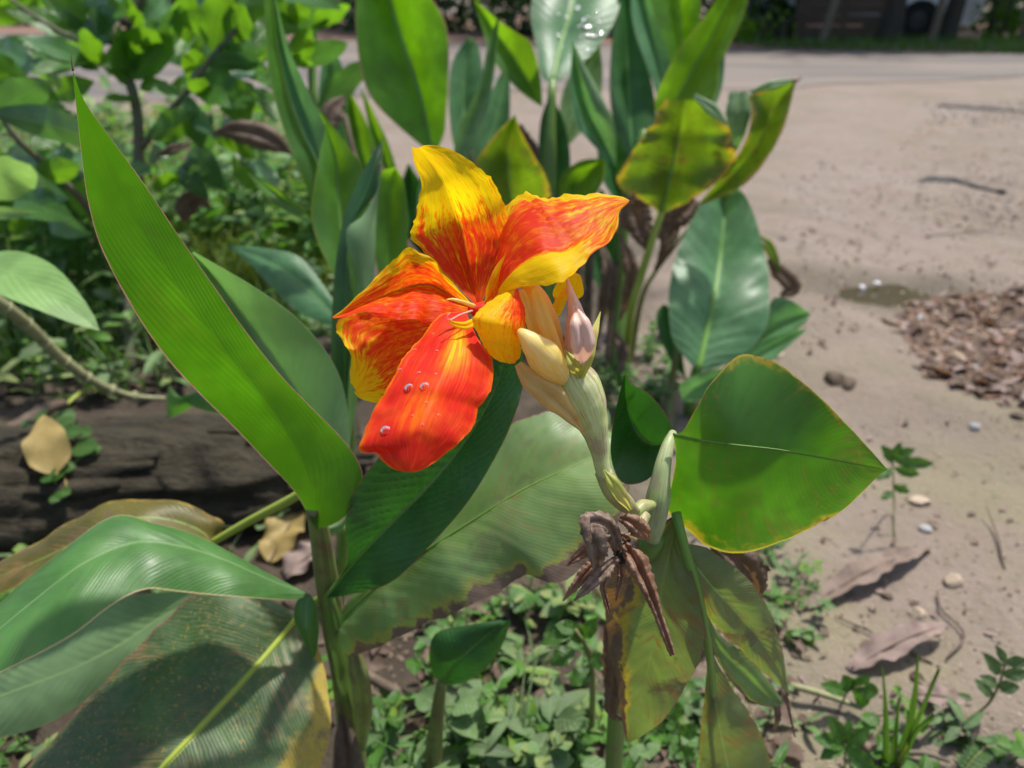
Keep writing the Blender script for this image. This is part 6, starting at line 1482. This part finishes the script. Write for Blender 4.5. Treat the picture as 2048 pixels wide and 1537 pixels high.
litter([(1780, 640), (1850, 596), (2100, 575), (2100, 830), (1960, 800), (1850, 740)], 220, .02, .06, "dry_leaf_brown", "brown dead leaves mixed into the rubble heap")
litter([(1780, 640), (1850, 596), (2100, 575), (2100, 830), (1960, 800), (1850, 740)], 160, .02, .055, "dry_leaf", "pale dead leaves mixed into the rubble heap")
litter([(700, 1200), (1260, 1180), (1600, 1180), (1560, 1620), (640, 1620)], 170, .012, .05, "dry_leaf_brown", "dead leaf scraps on the soil under the cannas")
litter([(-100, 1000), (640, 1000), (700, 1600), (-100, 1600)], 80, .015, .05, "dry_leaf_brown", "dead leaf scraps in the shade under the low leaves")
litter([(-150, 560), (700, 420), (700, 760), (-150, 820)], 110, .02, .06, "dry_leaf_brown", "dead leaves lying among the weeds behind the log")
litter([(1400, 118), (2100, 124), (2100, 104), (1400, 98)], 160, .05, .12, "dry_leaf_mauve", "reddish leaf litter along the far road edge")
# twigs lying about
for i, (x, y, ln, a, lb_) in enumerate(((1640, 905, .10, .4, "thin twig on the mud above the thin weed"), (1990, 1080, .08, 1.2, "short twig at the right edge of the near mud"), (1760, 1290, .06, 2.5, "tiny twig between the two dry leaves"), (1930, 470, .16, .2, "straight twig on the mud beyond the puddle"))):
    p = GG(x, y) + Vector((0, 0, .005)); t_ = Vector((math.cos(a), math.sin(a), 0)) * ln
    tag(tube("fallen_twig", MAT["dead_stem"], None, [p - t_, p + Vector((.004, .006, .002)), p + t_ * .9 + Vector((0, .01, .003))], [.0018, .0016, .0009], ns=6, origin=p), lb_, "twig")

# ---------------------------------------------------------------- far side of the road
def far_leaves(mb, n, fn, s0, s1, r_):
    for i in range(n):
        c = fn(); a = Vector((r_.gauss(0, 1), r_.gauss(0, 1), r_.gauss(-.3, .6))).normalized(); sd = Vector((r_.gauss(0, 1), r_.gauss(0, 1), r_.gauss(0, 1)))
        sz = r_.uniform(s0, s1); sd = (sd - a * sd.dot(a)).normalized() * sz * .28
        v = [mb.vert(c, (0, .5)), mb.vert(c + a * sz * .45 + sd, (.5, .8)), mb.vert(c + a * sz, (1, .5)), mb.vert(c + a * sz * .45 - sd, (.5, .2))]
        mb.f.append(tuple(v))
fr = random.Random(9)
def bush(name, label, cat, x0, x1, ypx, depth, hgt, n, s0, s1, mat, group=None):
    pL, pR = G(x0, ypx), G(x1, ypx)
    c = (pL + pR) * .5
    o = thing(name, label, cat, c, group)
    mb = MB()
    def fn():
        while True:
            u, v, w = fr.uniform(-1, 1), fr.uniform(-1, 1), fr.random()
            lump = .75 + .45 * mnoise.noise(Vector((u * 3.1 + x0, v * 2, w * 3)))
            if u * u * .9 + v * v + (w * 1.02 - .1) ** 2 < lump + .35: break
        return Vector((lerp(pL.x, pR.x, .5 + .5 * u), c.y + depth * (.5 + .5 * v), .02 + hgt * w))
    far_leaves(mb, n, fn, s0, s1, fr); mb.build("foliage", MAT[mat], o)
    for q in range(5):
        bx = lerp(pL.x, pR.x, fr.uniform(.15, .85)); by = c.y + depth * fr.uniform(.3, .7)
        tube("stem", MAT["trunk_bark"], o, [Vector((bx, by, 0)), Vector((bx + fr.uniform(-.1, .1), by, hgt * .5)), Vector((bx + fr.uniform(-.3, .3), by, hgt * .9))], [.03, .02, .01], ns=6)
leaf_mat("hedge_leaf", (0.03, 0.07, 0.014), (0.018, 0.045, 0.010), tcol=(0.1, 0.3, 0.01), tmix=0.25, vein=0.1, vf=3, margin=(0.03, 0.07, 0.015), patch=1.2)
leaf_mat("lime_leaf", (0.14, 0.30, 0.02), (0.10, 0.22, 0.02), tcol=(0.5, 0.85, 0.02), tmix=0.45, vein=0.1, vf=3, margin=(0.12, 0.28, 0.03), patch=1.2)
hl = ["dense dark hedge bush beyond the road at the far left", "dark hedge bush beyond the road behind the shrub's branches", "dark hedge bush beyond the road behind the folded leaf", "dark hedge bush beyond the road between the top canna leaves",
      "dark hedge bush beyond the road behind the wet leaf", "dark leafy bush beyond the road with bright sunlit leaves at right of the cannas"]
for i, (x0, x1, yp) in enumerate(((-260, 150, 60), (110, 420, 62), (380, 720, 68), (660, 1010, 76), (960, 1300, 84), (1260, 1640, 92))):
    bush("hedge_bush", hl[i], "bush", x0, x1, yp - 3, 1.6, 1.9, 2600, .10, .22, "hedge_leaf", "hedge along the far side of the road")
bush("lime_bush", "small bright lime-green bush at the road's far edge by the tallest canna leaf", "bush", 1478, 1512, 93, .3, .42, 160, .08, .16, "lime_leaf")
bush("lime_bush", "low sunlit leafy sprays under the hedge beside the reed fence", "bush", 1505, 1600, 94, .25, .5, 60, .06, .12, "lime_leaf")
bush("verge_bush", "green leafy bush at the far right edge of the verge", "bush", 1965, 2200, 92, .8, 1.3, 700, .10, .2, "far_leaf")
bush("verge_bush", "low dark bush behind the car at the upper right", "bush", 1900, 2300, 66, 1.5, 1.8, 1600, .12, .24, "hedge_leaf")

# reed fence
fe = thing("reed_fence", "dark brown board fence beyond the road in front of the car", "fence", G(1670, 92))
fz = G(1585, 91), G(1775, 90)
for q in range(9):
    mb = MB(); z0 = -.02 + q * .145; z1 = z0 + .141; off = fr.uniform(-.012, .012)
    a, b = fz[0] + Vector((0, off, 0)), fz[1] + Vector((0, off, 0))
    vs = [a + Vector((0, 0, z0)), b + Vector((0, 0, z0 + fr.uniform(-.01, .01))), b + Vector((0, 0, z1)), a + Vector((0, 0, z1))]
    ids = [mb.vert(p) for p in vs] + [mb.vert(p + Vector((0, .025, 0))) for p in vs]
    for f in ((0, 1, 2, 3), (7, 6, 5, 4), (0, 4, 5, 1), (1, 5, 6, 2), (2, 6, 7, 3), (3, 7, 4, 0)): mb.f.append(tuple(ids[k_] for k_ in f))
    mb.build("board", MAT["fence_wood"], fe, smooth=False)
for u in (.02, .5, .98):
    p = fz[0].lerp(fz[1], u) + Vector((0, .05, 0)); tube("fence_post", MAT["trunk_bark"], fe, [p, p + Vector((0, 0, 1.45))], [.04, .035], ns=8)

# trees: trunks in view, crowns overhead shade the verge
def tree(x, ypx, top, r0, label, crown, mat="trunk_bark", n=1500):
    b = G(x, ypx); o = thing("roadside_tree", label, "tree", b)
    tp = b + Vector(top)
    tube("trunk", MAT[mat], o, [b - Vector((0, 0, .05)), b.lerp(tp, .15) + Vector((fr.uniform(-.03, .03), 0, 0)), b.lerp(tp, .55), tp], [r0 * 1.3, r0, r0 * .8, r0 * .5], ns=12)
    if crown:
        for q in range(4):
            a = q * 1.6 + fr.uniform(0, 1); e = tp + Vector((math.cos(a) * crown * .6, math.sin(a) * crown * .6, fr.uniform(.2, 1.2)))
            tube("limb", MAT[mat], o, [b.lerp(tp, .7), b.lerp(tp, .9) + (e - tp) * .4, e], [r0 * .4, r0 * .3, r0 * .15], ns=7)
        mb = MB(); cc = tp + Vector((0, 0, .5))
        cl = [cc + Vector((fr.gauss(0, crown * .5), fr.gauss(0, crown * .5), fr.uniform(-.7, 1.2))) for _ in range(16)]
        def fn():
            c = fr.choice(cl); return c + Vector((fr.gauss(0, .42), fr.gauss(0, .42), fr.gauss(0, .3)))
        far_leaves(mb, n, fn, .18, .36, fr); mb.build("crown", MAT["far_leaf"], o)
tree(1774, 90, (0.1, .3, 3.0), .15, "thick dark tree trunk left of the car's wheel", 1.7, n=2600)
tree(1890, 89, (0.45, .3, 3.0), .115, "dark leaning tree trunk in front of the car's fender", 1.7, n=2600)
tree(1640, 96, (0.5, 0, 2.6), .045, "slim pale leaning tree before the board fence", 1.0, "post_wood", 900)
tree(1858, 93, (0.12, 0, 2.6), .05, "slim tan sapling in front of the car's wheel", .9, "post_wood", 700)
tree(2046, 92, (-.5, 0, 2.4), .035, "thin leaning sapling at the right edge of the verge", .8, "post_wood", 500)
tree(1545, 80, (.2, .3, 3.2), .12, "tree standing in the hedge right of the cannas", 1.8, n=2600)
tree(1120, 70, (-.2, .2, 3.3), .14, "tree rising from the hedge behind the wet canna leaf", 1.9, n=2600)
tree(760, 62, (.2, .2, 3.2), .14, "tree rising from the hedge behind the broad backlit leaf", 1.9, n=2600)
tree(330, 50, (.2, .2, 3.3), .15, "tree rising from the hedge at the upper left", 2.0, n=2600)
tree(2000, 68, (.1, .3, 3.2), .14, "tree standing behind the car at the upper right", 2.0, n=2600)

# the parked car behind the trees
car = thing("parked_car", "whitish car parked behind the tree trunks beyond the road", "car", G(1700, 82))
cb = WLOC[car.name]; wx = G(1845, 84).x - cb.x
nose = wx + 1.20; W = .80
front_w, rear_w = wx, wx - 2.35
tail = rear_w - .62
def arch(cx, r=.36, z0=.22, n=10): return [(cx + r * math.cos(math.pi * (1 - i / n)), z0 + r * math.sin(math.pi * (1 - i / n)) * 1.02 + .02) for i in range(n + 1)]
prof = [(tail, .30)] + [(rear_w - .40, .22)] + arch(rear_w) + arch(front_w) + [(nose - .16, .22), (nose - .03, .34), (nose, .52), (nose - .05, .68), (nose - .18, .80), (nose - .75, .92), (nose - 1.35, 1.38), (nose - 1.7, 1.46), (tail + .7, 1.45), (tail + .12, 1.05), (tail, .85)]
bm = bmesh.new(); ns_ = 9; secs = []
for i in range(ns_ + 1):
    v = -1 + 2 * i / ns_; edge_in = abs(v) ** 3
    ring = []
    for (x, z) in prof:
        cx = (nose + tail) / 2
        xx = cx + (x - cx) * (1 - .09 * edge_in * (1 if (x > nose - .5 or x < tail + .4) else 0))
        yy = v * W * (1 - .22 * max(0, (z - .85)) / .6)
        ring.append(bm.verts.new((xx, yy + W, z)))
    secs.append(ring)
for i in range(ns_):
    for j in range(len(prof)):
        k2 = (j + 1) % len(prof); bm.faces.new((secs[i][j], secs[i][k2], secs[i + 1][k2], secs[i + 1][j]))
bm.faces.new(secs[0]); bm.faces.new(secs[-1][::-1])
bmesh.ops.triangulate(bm, faces=[f for f in bm.faces if len(f.verts) > 4])
me = bpy.data.meshes.new("body"); bm.to_mesh(me); bm.free(); me.materials.append(MAT["car_paint"])
ob = bpy.data.objects.new("body", me); COL.objects.link(ob); ob.parent = car; WLOC[ob.name] = cb
for nm, quad in (("side_window", [(nose - .95, .96), (nose - 1.40, 1.34), (nose - 1.85, 1.38), (nose - 1.85, .96)]), ("side_window", [(nose - 1.92, .96), (nose - 1.92, 1.38), (tail + .8, 1.36), (tail + .45, 1.0)])):
    mb = MB(); ids = [mb.vert(cb + Vector((x, W * (1 - (1 - .22 * max(0, z - .85) / .6)) - .006, z))) for x, z in quad]; mb.f.append(tuple(ids)); mb.build(nm, MAT["car_glass"], ob, smooth=False)
mb = MB(); add_tube(mb, [cb + Vector((nose - .22, .03, .66)), cb + Vector((nose - .10, .12, .66)), cb + Vector((nose - .04, .28, .65))], [.05, .075, .05], ns=10); mb.build("headlight", MAT["lamp_glass"], ob)
for wxx in (front_w, rear_w):
    for wy in (.02, W * 2 - .22):
        c = cb + Vector((wxx, wy, .30)); mb = MB(); rows = []
        for i in range(25):
            a = 2 * math.pi * i / 24; rows.append([c + Vector((math.cos(a) * r, y, math.sin(a) * r)) for r, y in ((.15, .0), (.27, -.01), (.30, .03), (.30, .17), (.27, .20), (.19, .20))])
        mb.grid(rows); wh = mb.build("wheel", MAT["tyre_rubber"], car)
        mb = MB(); h0 = mb.vert(c + Vector((0, -.012, 0))); ids = [mb.vert(c + Vector((math.cos(2 * math.pi * i / 20) * .16, .015, math.sin(2 * math.pi * i / 20) * .16))) for i in range(20)]
        for i in range(20): mb.f.append((h0, ids[i], ids[(i + 1) % 20]))
        mb.build("rim", MAT["rim_metal"], wh)
